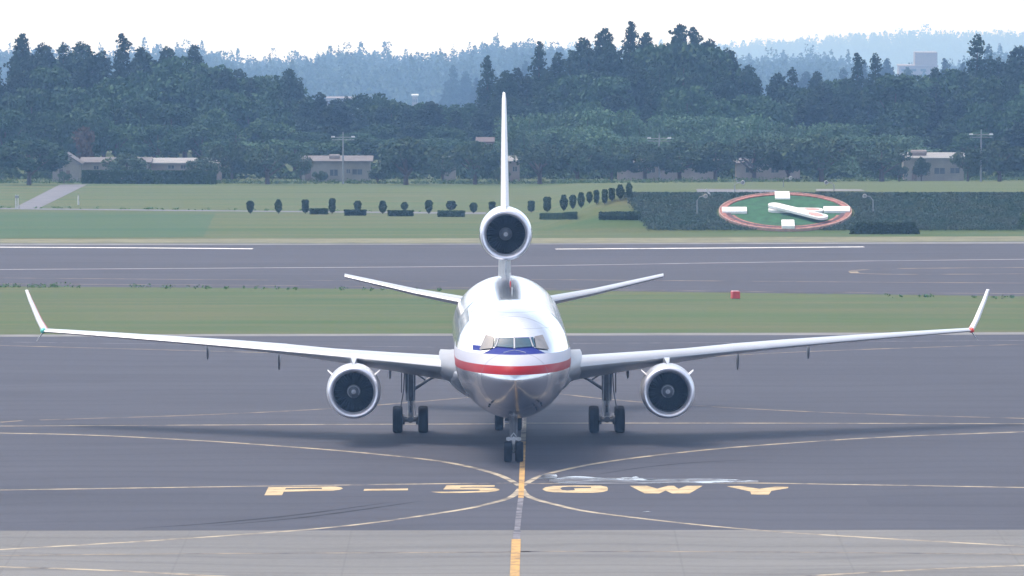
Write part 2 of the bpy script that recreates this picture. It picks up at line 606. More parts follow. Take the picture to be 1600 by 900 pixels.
LT = 'taxiway_lettering'
px_poly(LT, [(413, 774.3), (419.7, 761.3), (524, 760.5), (533, 761.8), (536, 763.6), (531, 765.6), (520, 767), (443.3, 768.6), (440.7, 774.3)],
        [[(445, 765.2), (447, 763), (503, 762.5), (503, 764.6)]], M_LET, 0.014)
px_poly(LT, [(568, 767.2), (569.3, 764.5), (637.5, 763.6), (637.5, 766.4)], [], M_LET, 0.014)
px_poly(LT, [(692.5, 765.1), (698, 758.4), (773, 758.6), (773, 760.9), (720, 761.2), (718.5, 762.4), (750, 762.2), (771, 763), (779, 764.4), (781, 765.9), (776, 767.7), (762, 769.4),
             (720, 770.6), (690, 770.9), (673, 768.9), (720, 768.3), (744, 767.6), (751, 766.6), (748, 765.2)], [], M_LET, 0.014)
px_poly(LT, [(847.4, 764.8), (852, 761.8), (864, 759.6), (900, 759.0), (938, 759.2), (948, 761), (950, 763.3), (949.5, 766.9), (941, 769.2), (926, 770.4), (895, 770.4), (866, 769.6), (853, 768)],
        [[(875.3, 763.2), (879, 761.3), (890, 760.7), (923.6, 761.1), (923.6, 762.9), (897, 763.5), (898.5, 766.4), (886, 767), (878, 766)]], M_LET, 0.014)
px_poly(LT, [(984, 759.4), (1011.3, 759.4), (1027, 764), (1043, 759.6), (1053, 759.4), (1060.2, 764.2), (1073, 759.4), (1098, 759.4), (1077.5, 771.4), (1050, 771.4), (1040, 766.8), (1030, 771.4), (1007, 771.2)], [], M_LET, 0.014)
px_poly(LT, [(1135.8, 760.3), (1156.5, 759.7), (1186.7, 764.2), (1211, 760.8), (1232, 761.1), (1231.3, 763.1), (1205.4, 767.4), (1201, 773.4), (1173.8, 772.8), (1172.3, 768.3)], [], M_LET, 0.014)

# wet patch beside the crossing that mirrors the sky
def wet_material():
    m, nt, b, N, L = nodes_of('standing_water')
    co = N.new('ShaderNodeTexCoord').outputs['Object']
    f = math_node(nt, 'MULTIPLY', ramp(nt, noise(nt, 1.3, 6, 0.72, co, (0.5, 0.8, 1)), 0.44, 0.48), ramp(nt, noise(nt, 0.22, 2, 0.5, co), 0.36, 0.55))
    damp = ramp(nt, noise(nt, 0.5, 3, 0.6, co), 0.3, 0.7)
    L.new(mix_col(nt, f, mix_col(nt, damp, (0.05, 0.052, 0.064), (0.16, 0.16, 0.17)), (0.05, 0.05, 0.055)), b.inputs['Base Color'])
    L.new(math_node(nt, 'MULTIPLY_ADD', f, -0.76, 0.80), b.inputs['Roughness'])
    L.new(math_node(nt, 'MULTIPLY_ADD', f, 0.88, 0.12), b.inputs['Specular IOR Level'])
    return m
M_WET = wet_material()
rnd = random.Random(4)
def puddle(top, bot):
    pl = [(x, y + rnd.uniform(-0.5, 0.5)) for x, y in top] + [(x, y + rnd.uniform(-0.3, 0.3)) for x, y in reversed(bot)]
    px_poly('puddle', pl, [], M_WET, 0.020)
puddle([(842, 747), (848, 743), (860, 741), (869, 742), (871, 745)], [(838, 749), (848, 749.5), (862, 748.5), (870, 747)])
puddle([(858, 750), (880, 746), (900, 744.5), (915, 745.5), (940, 747.5), (980, 746.8), (1020, 748), (1060, 748.5), (1110, 748.2), (1150, 749.5), (1185, 752)],
       [(858, 754), (880, 756), (910, 756.3), (940, 757), (980, 756.5), (1020, 756), (1060, 755.8), (1110, 755.3), (1150, 755), (1185, 754.5)])
puddle([(988, 746), (994, 745.3), (998, 746)], [(988, 747), (994, 747.2), (998, 746.8)])
puddle([(1004, 799.6), (1012, 799), (1017, 799.6)], [(1004, 800.4), (1012, 800.8), (1017, 800.3)])

# far paths
quad_sheet('path', [(-60, 326.5), (400, 331), (760, 335)], [(-60, 324.5), (400, 329.3), (760, 332)], M_PATH, 0.016)
quad_sheet('access_road', [(20, 326), (60, 326)], [(94, 288.5), (136, 288.5)], M_PATH, 0.018, sub=6)
quad_sheet('service_road', [(1090, 303), (1205, 303)], [(1088, 296), (1215, 297.5)], M_PATH, 0.05, sub=6)
quad_sheet('service_road', [(1275, 299.5), (1352, 299)], [(1275, 296), (1345, 296.6)], M_SHOULDER, 0.05, sub=6)
quad_sheet('lawn', [(-60, 373), (318, 370)], [(-60, 332), (336, 334)], M_GRASS2, 0.012)
quad_sheet('verge', [(-60, 379.5), (1000, 380), (1660, 376.5)], [(-60, 374), (1000, 372), (1660, 369)], M_STRAW, 0.014)

# ------------------------------------------------------------------ aircraft
NG = G(802.5, 722)
YAW = R(0.62)
jet = empty('passenger_jet', (NG.x, NG.y, 0.006), YAW)
tag(jet, 'three engined silver airliner with a red nose band taxiing on the apron', 'airplane')
NOSE = 6.6                       # nose tip to nose wheel

def metal_material():
    m, nt, b, N, L = nodes_of('polished_aluminium')
    f = ramp(nt, noise(nt, 0.9, 3, 0.5, stretch=(1, 0.25, 1)), 0.3, 0.7)
    L.new(mix_col(nt, f, (0.80, 0.81, 0.83), (0.90, 0.90, 0.91)), b.inputs['Base Color'])
    b.inputs['Metallic'].default_value = 1.0
    L.new(math_node(nt, 'MULTIPLY_ADD', f, 0.06, 0.10), b.inputs['Roughness'])
    return m

def fuselage_material():
    m, nt, b, N, L = nodes_of('fuselage_livery')
    co = N.new('ShaderNodeTexCoord').outputs['Object']
    sx = N.new('ShaderNodeSeparateXYZ')
    L.new(co, sx.inputs[0])
    X, Y, Z = sx.outputs
    def band(a, c):
        return math_node(nt, 'MULTIPLY', math_node(nt, 'GREATER_THAN', Z, a), math_node(nt, 'LESS_THAN', Z, c))
    # the bands sweep down towards the nose tip
    f = ramp(nt, noise(nt, 0.9, 3, 0.5, stretch=(1, 0.25, 1)), 0.3, 0.7)
    base = mix_col(nt, f, (0.80, 0.81, 0.83), (0.90, 0.90, 0.91))
    # skin joints as faint darker rings
    ring = math_node(nt, 'LESS_THAN', math_node(nt, 'ABSOLUTE', math_node(nt, 'SUBTRACT', math_node(nt, 'FRACT', math_node(nt, 'MULTIPLY', Y, 0.35)), 0.5)), 0.012)
    base = mix_col(nt, math_node(nt, 'MULTIPLY', ring, 0.5), base, (0.30, 0.31, 0.33))
    for zz in (3.05, 3.75, 7.0, 7.75):
        ln = math_node(nt, 'LESS_THAN', math_node(nt, 'ABSOLUTE', math_node(nt, 'SUBTRACT', Z, zz)), 0.012)
        base = mix_col(nt, math_node(nt, 'MULTIPLY', ln, 0.45), base, (0.30, 0.31, 0.33))
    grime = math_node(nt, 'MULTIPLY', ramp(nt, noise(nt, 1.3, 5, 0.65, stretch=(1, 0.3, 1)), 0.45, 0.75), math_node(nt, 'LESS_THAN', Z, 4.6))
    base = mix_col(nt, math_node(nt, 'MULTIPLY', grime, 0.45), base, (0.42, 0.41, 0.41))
    blue = band(5.80, 6.16)
    AX = math_node(nt, 'ABSOLUTE', X)
    lim = math_node(nt, 'SUBTRACT', 6.13, math_node(nt, 'MULTIPLY', math_node(nt, 'MAXIMUM', math_node(nt, 'SUBTRACT', AX, 0.95), 0.0), 0.50))
    glare = math_node(nt, 'MULTIPLY', math_node(nt, 'MULTIPLY', band(5.80, 6.60), math_node(nt, 'LESS_THAN', Y, -2.0)),
                      math_node(nt, 'MAXIMUM', math_node(nt, 'LESS_THAN', Z, lim), math_node(nt, 'LESS_THAN', AX, 0.92)))
    patch = math_node(nt, 'MULTIPLY', math_node(nt, 'GREATER_THAN', X, -2.12), math_node(nt, 'LESS_THAN', X, -1.72))
    blue = math_node(nt, 'MAXIMUM', math_node(nt, 'MULTIPLY', band(5.92, 6.16), patch), glare)
    fore = math_node(nt, 'LESS_THAN', Y, 9.0)
    white = math_node(nt, 'MULTIPLY', band(5.28, 5.80), fore)
    red = math_node(nt, 'MULTIPLY', band(4.85, 5.28), fore)
    c = mix_col(nt, blue, base, (0.018, 0.028, 0.22))
    c = mix_col(nt, white, c, (0.50, 0.50, 0.57))
    c = mix_col(nt, red, c, (0.34, 0.009, 0.009))
    L.new(c, b.inputs['Base Color'])
    rad = math_node(nt, 'MULTIPLY', math_node(nt, 'LESS_THAN', Y, -4.75), math_node(nt, 'LESS_THAN', Z, 4.85))
    seam = math_node(nt, 'LESS_THAN', math_node(nt, 'ABSOLUTE', math_node(nt, 'ADD', Y, 4.75)), 0.03)
    c = mix_col(nt, rad, c, (0.60, 0.61, 0.64))
    c = mix_col(nt, math_node(nt, 'MULTIPLY', seam, 0.5), c, (0.12, 0.12, 0.13))
    L.new(c, b.inputs['Base Color'])
    paint = math_node(nt, 'MAXIMUM', math_node(nt, 'MAXIMUM', blue, white), red)
    L.new(math_node(nt, 'SUBTRACT', 1.0, paint), b.inputs['Metallic'])
    belly = math_node(nt, 'MULTIPLY', math_node(nt, 'MULTIPLY_ADD', rad, 0.10, math_node(nt, 'LESS_THAN', Z, 4.85)), 0.11)
    L.new(math_node(nt, 'ADD', math_node(nt, 'MULTIPLY_ADD', paint, 0.28, 0.11), belly), b.inputs['Roughness'])
    b.inputs['Specular IOR Level'].default_value = 0.08
    return m

M_METAL = metal_material()
M_FUS = fuselage_material()
M_WINGP = plain('wing_grey_paint', (0.54, 0.545, 0.56), 0.28, 0.6, 0.06, 0.6)
M_FILLET = plain('fillet_grey_paint', (0.34, 0.345, 0.365), 0.4, 0.3, 0.06)
M_LIP = plain('inlet_lip_metal', (0.74, 0.74, 0.80), 0.42, 0.75, 0.05)
M_NAC = plain('nacelle_paint', (0.52, 0.53, 0.56), 0.3, 0.55, 0.08)
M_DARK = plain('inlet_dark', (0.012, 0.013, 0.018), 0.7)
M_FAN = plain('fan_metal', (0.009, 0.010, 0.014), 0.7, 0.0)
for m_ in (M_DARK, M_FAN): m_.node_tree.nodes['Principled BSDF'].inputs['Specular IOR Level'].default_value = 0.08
M_SPIN = plain('spinner_grey', (0.16, 0.17, 0.19), 0.5)
M_SWIRL = plain('spinner_white', (0.55, 0.56, 0.60), 0.5)
M_TYRE = plain('tyre_rubber', (0.012, 0.012, 0.014), 0.9)
M_TYRE.node_tree.nodes['Principled BSDF'].inputs['Specular IOR Level'].default_value = 0.12
M_RIM = plain('wheel_rim', (0.30, 0.31, 0.33), 0.45, 0.5)
M_GEAR = plain('gear_steel', (0.11, 0.115, 0.13), 0.45, 0.4)
M_GEARL = plain('gear_light_grey', (0.45, 0.46, 0.49), 0.45, 0.2)
M_FINP = plain('fin_white_paint', (0.80, 0.79, 0.79), 0.4, 0.0, 0.05)
M_REDP = plain('red_paint', (0.55, 0.04, 0.035), 0.4)
M_GREENL = plain('green_lens', (0.10, 0.55, 0.45), 0.25)
M_REDL = plain('red_lens', (0.75, 0.06, 0.04), 0.25)
M_SCRIPT = plain('side_lettering_paint', (0.20, 0.23, 0.25), 0.4)
def glass_material(name, col, rough=0.08):
    m, nt, b, N, L = nodes_of(name)
    f = ramp(nt, noise(nt, 2.0), 0.3, 0.7)
    L.new(mix_col(nt, f, col, tuple(c * 1.6 for c in col)), b.inputs['Base Color'])
    b.inputs['Roughness'].default_value = rough
    b.inputs['Specular IOR Level'].default_value = 0.6
    return m
M_GLASS = glass_material('cockpit_glass', (0.010, 0.050, 0.078), 0.12)
M_GLASS2 = glass_material('cockpit_side_glass', (0.19, 0.18, 0.175), 0.08)  # pale beige base colour stands for the reflection in the side panes

# fuselage stations: s from the nose, half width, top, bottom, height of the widest line
ST = [(0.0, 0.03, 4.62, 4.56, 4.59), (0.12, 0.42, 4.98, 4.22, 4.60), (0.4, 0.78, 5.26, 3.92, 4.62), (0.9, 1.18, 5.56, 3.52, 4.66), (1.6, 1.58, 5.84, 3.12, 4.72),
      (2.4, 1.92, 6.10, 2.82, 4.80), (2.9, 2.08, 6.34, 2.68, 4.85), (3.5, 2.25, 6.72, 2.55, 4.92), (4.2, 2.42, 7.15, 2.44, 4.98), (5.2, 2.62, 7.58, 2.33, 5.06),
      (6.5, 2.81, 7.90, 2.25, 5.12), (8.0, 2.94, 8.09, 2.20, 5.17), (10.0, 3.01, 8.19, 2.19, 5.2), (14, 3.01, 8.2, 2.19, 5.2), (30, 3.01, 8.2, 2.19, 5.2),
      (36, 3.01, 8.18, 2.19, 5.2), (40, 3.0, 8.06, 2.25, 5.2), (43, 2.92, 7.88, 2.6, 5.25), (47, 2.62, 7.60, 3.5, 5.6), (51, 2.1, 7.35, 4.5, 6.0), (55, 1.35, 7.12, 5.4, 6.3), (58, 0.55, 6.95, 6.0, 6.5), (59, 0.12, 6.75, 6.4, 6.6)]
def station(s):
    for i in range(len(ST) - 1):
        if ST[i][0] <= s <= ST[i + 1][0]:
            a, b = ST[max(i - 1, 0)], ST[i]
            c, d = ST[i + 1], ST[min(i + 2, len(ST) - 1)]
            t = (s - b[0]) / (c[0] - b[0])
            out = []
            for k in range(1, 5):
                h = c[0] - b[0]
                m1 = (c[k] - a[k]) / (c[0] - a[0]) * h if c[0] != a[0] else 0
                m2 = (d[k] - b[k]) / (d[0] - b[0]) * h
                out.append((2 * t ** 3 - 3 * t * t + 1) * b[k] + (t ** 3 - 2 * t * t + t) * m1 + (-2 * t ** 3 + 3 * t * t) * c[k] + (t ** 3 - t * t) * m2)
            return out
    return list(ST[-1][1:])
def fus_pt(s, an):
    wd, tp, bt, mid = station(s)
    c, sn = math.cos(an), math.sin(an)
    return (wd * c, s - NOSE, mid + sn * ((tp - mid) if sn > 0 else (mid - bt)))
ss = [0, 0.03, 0.12, 0.25, 0.4] + [0.6 + 0.2 * i for i in range(50)] + [10.8, 12, 14, 18, 22, 26, 30, 34, 38, 40, 41.5, 43, 44, 45, 46, 47, 48, 49, 50, 51, 52, 53, 54, 55, 56, 57, 58, 58.6, 59]
NSEG = 96
mb = MB()
mb.loft([[fus_pt(s, 2 * math.pi * k / NSEG) for k in range(NSEG)] for s in ss])
fus = mb.build('fuselage', M_FUS, jet, smooth=True, angle=70)
bvh = BVHTree.FromPolygons(mb.v, mb.f)

def on_fus(x, z):
    h = bvh.ray_cast(Vector((x, -30, z)), Vector((0, 1, 0)))
    return h[0] + h[1] * (0.05 if h[1].y < 0 else -0.05)
def pane(name, quad, mat, parent, n=6):
    (a, b, c, d) = [Vector((q[0], q[1])) for q in quad]
    vs, fs = [], []
    for i in range(n + 1):
        for j in range(n + 1):
            p = a.lerp(b, i / n).lerp(d.lerp(c, i / n), j / n)
            vs.append(on_fus(p.x, p.y))
    for i in range(n):
        for j in range(n):
            fs.append((i * (n + 1) + j, (i + 1) * (n + 1) + j, (i + 1) * (n + 1) + j + 1, i * (n + 1) + j + 1))
    # faces look forward, away from the hull
    v0 = Vector(vs[fs[0][0]]); e1_ = Vector(vs[fs[0][1]]) - v0; e2_ = Vector(vs[fs[0][3]]) - v0
    if e1_.cross(e2_).y > 0: fs = [tuple(reversed(q)) for q in fs]
    return np_mesh(name, [tuple(q) for q in vs], fs, mat, parent, smooth=True)
for s in (-1, 1):
    pane('cockpit_window', [(s * 0.05, 6.55), (s * 0.74, 6.53), (s * 0.90, 6.13), (s * 0.05, 6.08)], M_GLASS, fus)
    pane('cockpit_window', [(s * 0.83, 6.54), (s * 0.96, 6.58), (s * 1.06, 6.07), (s * 0.99, 6.11)], M_GLASS, fus)
    pane('cockpit_window', [(s * 1.01, 6.60), (s * 1.44, 6.66), (s * 1.76, 5.95), (s * 1.10, 6.05)], M_GLASS2, fus)
# windscreen frame posts
def fus_part(name, fn, mat):
    m = MB()
    fn(m)
    return m.build(name, mat, fus, smooth=True)
for s in (-1, 1):
    fus_part('windscreen_post', lambda m: m.tube([on_fus(s * 0.785, 6.56), on_fus(s * 0.86, 6.33), on_fus(s * 0.95, 6.10)], 0.035, 6), M_GEARL)
fus_part('windscreen_post', lambda m: m.tube([on_fus(0.0, 6.58), on_fus(0.0, 6.33), on_fus(0.0, 6.04)], 0.045, 6), M_GEARL)
fus_part('wiper', lambda m: m.tube([on_fus(-0.55, 5.86), on_fus(-0.28, 5.93), on_fus(0, 5.97), on_fus(0.28, 5.93), on_fus(0.55, 5.86)], 0.014, 5), M_GEARL)
# blade aerials, beacon, probes on the nose
fus_part('antenna', lambda m: m.box((0.1, 27, 8.3), (0.05, 0.5, 0.32)), M_FINP)
fus_part('antenna', lambda m: m.box((0.05, 12, 8.28), (0.05, 0.4, 0.28)), M_FINP)
m = MB()
m.lathe([(0, 0.045), (0.12, 0.04), (0.19, 0.03), (0.21, 0.008)], 'Z', (0.05, 20, 8.17), 14)
m.build('beacon', M_REDL, fus, smooth=True)
for x, z in ((-1.22, 3.28), (1.05, 3.12), (1.30, 3.34)):
    p = on_fus(x, z)
    q = math.copysign(0.05, x)
    fus_part('air_data_probe', lambda m: m.tube([p, p + Vector((q, -0.06, -0.10)), p + Vector((q, -0.22, -0.12))], [0.06, 0.05, 0.035], 8), M_DARK)
# large side lettering, wrapped on the upper side of the hull
def side_text(side):
    cu = bpy.data.curves.new('lettering', 'FONT')
    cu.body = 'American'
    cu.size = 2.2
    o = bpy.data.objects.new('lettering', cu)
    COL.objects.link(o)
    bpy.context.view_layer.update()
    me = bpy.data.meshes.new_from_object(o.evaluated_get(bpy.context.evaluated_depsgraph_get()))
    bpy.data.objects.remove(o)
    bm = bmesh.new()
    bm.from_mesh(me)
    bmesh.ops.subdivide_edges(bm, edges=bm.edges, cuts=2, use_grid_fill=True)
    xs = [v.co.x for v in bm.verts]
    x0, x1 = min(xs), max(xs)
    for v in bm.verts:
        u = (v.co.x - x0) / (x1 - x0)
        s = 9.5 + 14 * (u if side < 0 else u)
        if side > 0: s = 9.5 + 14 * u
        else: s = 9.5 + 14 * (1 - u)
        an = 0.42 + v.co.y * 0.30
        p = Vector(fus_pt(s, an if side > 0 else math.pi - an))
        c = Vector((0, p.y, 5.2))
        v.co = p + (p - c).normalized() * 0.015
    bm.to_mesh(me)
    bm.free()
    me.materials.clear()
    me.materials.append(M_SCRIPT)
    o = bpy.data.objects.new('lettering', me)
    COL.objects.link(o)
    o.parent = fus
side_text(1)
side_text(-1)
# belly fairing at the wing root
m = MB()
rings = []
FR = [(9, 2.4, 0.1), (11, 2.9, 0.9), (13.5, 3.3, 1.65), (18, 3.5, 2.1), (24, 3.5, 2.1), (28, 3.2, 1.5), (32, 2.4, 0.2)]
for i in range(49):
    y = 9 + 23 * i / 48
    for (ya, wa, ha), (yb, wb, hb) in zip(FR, FR[1:]):
        if ya <= y <= yb + 1e-6:
            t_ = (y - ya) / (yb - ya)
            wd, h = wa + (wb - wa) * t_, ha + (hb - ha) * t_
            break
    rings.append([(wd * math.cos(a), y, 3.9 + (h * 0.55 if math.sin(a) > 0 else h) * math.sin(a)) for a in [2 * math.pi * k / 64 for k in range(64)]])
m.loft(rings)
m.build('wing_root_fairing', M_NAC, jet, smooth=True, angle=70)

FOIL = [(1, 0.0), (0.85, 0.028), (0.65, 0.058), (0.45, 0.078), (0.3, 0.082), (0.18, 0.074), (0.09, 0.058), (0.035, 0.038), (0.01, 0.020), (0, 0),
        (0.01, -0.015), (0.035, -0.025), (0.09, -0.034), (0.2, -0.044), (0.35, -0.048), (0.55, -0.036), (0.75, -0.016), (0.92, -0.003)]
def foil(le, chord, n, thick=1.0, drop=0.0):
    out = []
    for u, t in FOIL:
        out.append((le[0] + n[0] * t * chord * thick, le[1] + u * chord, le[2] + n[2] * t * chord * thick - drop * u))
    return out
def wing_le(x):
    return (19.3 - NOSE + (x - 3) * 0.77, 4.12 + (x - 3) * 0.0627 - 0.000687 * (x - 3) ** 2)
def chord_at(x):
    return 11.2 + (7.0 - 11.2) * (x - 2.5) / 6.8 if x < 9.3 else 7.0 + (2.75 - 7.0) * (x - 9.3) / 16.0
for s in (-1, 1):
    m = MB()
    rings = []
    for x in (2.2, 4, 6, 8, 9.3, 12, 15, 18, 21, 24, 25.35):
        y, z = wing_le(x)
        c = chord_at(x)
        th = 1.02 - 0.42 * min(1, x / 16)
        rings.append(foil((s * x, y, z), c, (0, 0, 1), th, 1.55 * max(0, 1 - x / 13) + 0.06))
    m.loft(rings)
    wing = m.build('wing', M_WINGP, jet, smooth=True, angle=50)
    m = MB()
    y, z = wing_le(2.6)
    y2, z2 = wing_le(3.95)
    m.loft([foil((s * 2.5, y - 1.6, z - 0.05), 11.0, (0, 0, 1), 1.4, 0.6), foil((s * 3.2, y - 0.3, z), 10.5, (0, 0, 1), 1.25, 0.7), foil((s * 3.7, y2 - 0.15, z2), 10.0, (0, 0, 1), 1.16, 0.66), foil((s * 3.78, y2 + 0.2, z2), 9.5, (0, 0, 1), 1.0, 0.6)])
    m.build('wing_root_fillet', M_FILLET, wing, smooth=True, angle=50)
    # bare metal slats along the leading edge
    y, z = wing_le(25.35)
    m = MB()
    m.loft([foil((s * 25.30, y + 0.15, z), 2.6, (0.9, 0, 0.3), 1.2), foil((s * 25.62, y + 0.75, z + 0.55), 1.9, (1, 0, 0.1), 1.35),
            foil((s * 26.12, y + 1.75, z + 1.62), 1.25, (1, 0, 0.05), 1.5), foil((s * 26.32, y + 2.2, z + 2.12), 0.95, (1, 0, 0), 1.5)])
    nf = len(FOIL)
    for i in range(3 * nf):
        k = i % nf
        if (s < 0 and k < 5) or (s > 0 and k >= 14): m.m[i] = 1
    m.build('winglet', [M_FINP, M_REDP], wing, smooth=True, angle=50)
    m = MB()
    m.loft([foil((s * 25.32, y + 0.5, z - 0.05), 1.2, (1, 0, 0), 0.7), foil((s * 25.72, y + 1.2, z - 0.62), 0.5, (1, 0, 0), 0.6)])
    m.build('lower_winglet', M_GEARL, wing, smooth=True, angle=50)
    m = MB()
    m.lathe([(0, 0.02), (0.05, 0.10), (0.2, 0.15), (0.5, 0.16), (0.7, 0.05)], 'Y', (s * 25.32, y - 0.06, z + 0.02), 12)
    m.build('navigation_light', M_REDL if s > 0 else M_GREENL, wing, smooth=True)
    for x, ln, dp in ((6.4, 3.6, 0.80), (12.4, 3.0, 0.92), (16.3, 2.5, 0.72)):
        y, z = wing_le(x)
        c = chord_at(x)
        m = MB()
        zt = z - 0.55 * (1 - x / 25)
        rings = []
        for t, k in ((0, 0.05), (0.15, 0.55), (0.4, 0.9), (0.7, 1.0), (0.9, 0.6), (1.0, 0.08)):
            yy = y + c * 0.62 + ln * t
            rings.append([(s * x + 0.075 * k * math.cos(a), yy, zt - 0.12 - dp * 0.5 * k + (dp * 0.5 * k) * math.sin(a) - 0.10 * t) for a in [2 * math.pi * j / 14 for j in range(14)]])
        m.loft(rings)
        m.build('flap_fairing', M_GEAR, wing, smooth=True)

def engine(name, c, r, length, mat_out, tail=False):
    """c: centre of the intake plane in jet coordinates"""
    k = r / 1.46
    m = MB()
    m.lathe([(0.50, 1.065 * k), (0.30, 1.09 * k), (0.12, 1.15 * k), (0.03, 1.21 * k), (0.0, 1.265 * k), (0.03, 1.32 * k), (0.14, 1.37 * k), (0.30, 1.40 * k)], 'Y', c, 64, 0)
    m.lathe([(0.30, 1.40 * k), (0.8, 1.435 * k), (1.5, 1.46 * k), (2.5, 1.46 * k), (3.6, 1.40 * k), (length * 0.75, 1.22 * k), (length, 0.92 * k), (length, 0.72 * k), (length - 1, 0.70 * k)], 'Y', c, 64, 1)
    m.lathe([(0.50, 1.063 * k), (0.9, 1.06 * k), (1.50, 1.075 * k)], 'Y', c, 64, 2)
    e = m.build(name, [M_LIP, mat_out, M_DARK], jet, smooth=True, angle=60)
    m = MB()
    m.lathe([(1.5, 1.07 * k), (1.5, 0.01)], 'Y', c, 48, 1)
    nb = 34
    for i in range(nb):
        a = 2 * math.pi * i / nb
        vs = []
        for rr, tw in ((0.36, 0.5), (0.7, 0.75), (1.05, 0.95)):
            for q in (-1, 1):
                da = q * 0.085 * (1.2 if rr < 0.5 else 0.75) / 1
                vs.append((c[0] + rr * k * math.cos(a + da), c[1] + 1.32 + q * 0.10 * tw, c[2] + rr * k * math.sin(a + da)))
        m.add(vs, [(0, 1, 3, 2), (2, 3, 5, 4)], 0)
    m.build('fan', [M_FAN, M_DARK], e)
    m = MB()
    m.lathe([(0.78, 0.015), (0.80, 0.06), (0.88, 0.14), (1.05, 0.26), (1.30, 0.37)], 'Y', c, 28, 0)
    m.lathe([(0.775, 0.012), (0.79, 0.07), (0.855, 0.125)], 'Y', c, 28, 1)
    # painted swirl
    vs, fs = [], []
    for i in range(31):
        t = i / 30
        a = -0.6 + t * 5.0
        r0 = 0.27 + 0.02 * t
        for q in (0.0, 0.05):
            rr = r0 + q
            vs.append((c[0] + rr * math.cos(a), c[1] + 0.78 + (rr - 0.02) * 1.22 - 0.06, c[2] + rr * math.sin(a)))
    for i in range(30): fs.append((2 * i, 2 * i + 1, 2 * i + 3, 2 * i + 2))
    if not tail: m.add(vs, fs, 1)
    m.build('spinner', [M_SPIN, M_SWIRL], e, smooth=True)
    return e
for s in (-1, 1):
    y, z = wing_le(8.3)
    ce = (s * 8.3, 19.0 - NOSE, 2.84)
    e = engine('engine', ce, 1.44, 6.4, M_NAC)
    m = MB()
    rings = []
    for yy, zb, ztp, wd in ((ce[1] + 1.0, 4.18, 4.24, 0.02), (ce[1] + 1.8, 4.1, 4.40, 0.09), (ce[1] + 3.2, 3.9, 4.52, 0.15), (y + 0.4, 3.7, 4.40, 0.19), (y + 2.0, 3.5, 4.3, 0.22), (y + 4.0, 3.5, 4.1, 0.05)):
        rings.append([(s * 8.3 - wd, yy, zb), (s * 8.3 + wd, yy, zb), (s * 8.3 + wd, yy, ztp), (s * 8.3 - wd, yy, ztp)])
    m.loft(rings)
    m.build('engine_pylon', M_NAC, jet, smooth=True, angle=30)
    for q in (-1, 1):
        m = MB()
        a = R(90 - q * 52)
        d1 = Vector((math.cos(a), 0, math.sin(a)))
        n1 = Vector((-d1.z, 0, d1.x)) * 0.02
        p = Vector(ce) + d1 * 1.42
        a0, b0 = p + Vector((0, 1.0, 0)), p + Vector((0, 2.4, 0))
        t0 = p + d1 * 0.34 + Vector((0, 2.3, 0))
        t1 = p + d1 * 0.30 + Vector((0, 1.7, 0))
        m.add([a0 - n1, b0 - n1, t0 - n1, t1 - n1, a0 + n1, b0 + n1, t0 + n1, t1 + n1], [(0, 1, 2, 3), (7, 6, 5, 4), (0, 4, 5, 1), (1, 5, 6, 2), (2, 6, 7, 3), (3, 7, 4, 0)])
        m.build('strake', M_FINP, e)
# tail engine on its pylon in the fin
ct = (0.0, 45.2 - NOSE, 10.05)
te = engine('tail_engine', ct, 1.48, 13.0, M_METAL, True)
m = MB()
rings = []
for yy, wd, zb, ztp in ((ct[1] - 0.4, 0.06, 7.3, 8.62), (ct[1] + 0.5, 0.15, 7.3, 8.75), (ct[1] + 2.5, 0.34, 7.2, 9.0), (ct[1] + 9, 0.36, 6.9, 9.3), (ct[1] + 12.5, 0.1, 6.8, 9.3)):
    rings.append([(-wd, yy, zb), (wd, yy, zb), (wd * 0.8, yy, ztp), (-wd * 0.8, yy, ztp)])
m.loft(rings)
m.build('tail_pylon', M_GEARL, jet, smooth=True, angle=30)
m = MB()
m.loft([foil((0, ct[1] + 3.0, 11.25), 7.8, (1, 0, 0), 0.40), foil((0, ct[1] + 6.1, 14.3), 6.3, (1, 0, 0), 0.40), foil((0, ct[1] + 8.9, 17.3), 4.9, (1, 0, 0), 0.36), foil((0, ct[1] + 9.4, 17.6), 4.3, (1, 0, 0), 0.25)])
# make the fin symmetrical about its plane
m.v = [(p[0], p[1], p[2]) for p in m.v]
nfo = len(FOIL)
for i, p in enumerate(m.v):
    u, t = FOIL[i % nfo]
    r_ = i // nfo
    th = ((0.25, 0.20, 0.125, 0.08)[r_]) / 0.082
    tt = {0: 0.0}.get(t, abs(t)) if t else 0.0
    sy = max(0.0, 0.082 * (2.97 * math.sqrt(max(u, 0)) - 1.26 * u - 3.52 * u * u + 2.84 * u ** 3 - 1.0 * u ** 4) * 0.95)
    m.v[i] = (math.copysign(sy, t) * th if t else 0.0, p[1], p[2])
m.build('tail_fin', M_FINP, jet, smooth=True, angle=50)
for s in (-1, 1):
    m = MB()
    m.loft([foil((s * 1.6, 49.6 - NOSE, 5.92), 6.2, (0, 0, 1), 0.75, 0.25), foil((s * 5, 51.6 - NOSE, 6.50), 4.4, (0, 0, 1), 0.72, 0.15), foil((s * 9.0, 55.2 - NOSE, 7.28), 2.5, (0, 0, 1), 0.7, 0.05)])
    m.build('tailplane', M_WINGP, jet, smooth=True, angle=50)

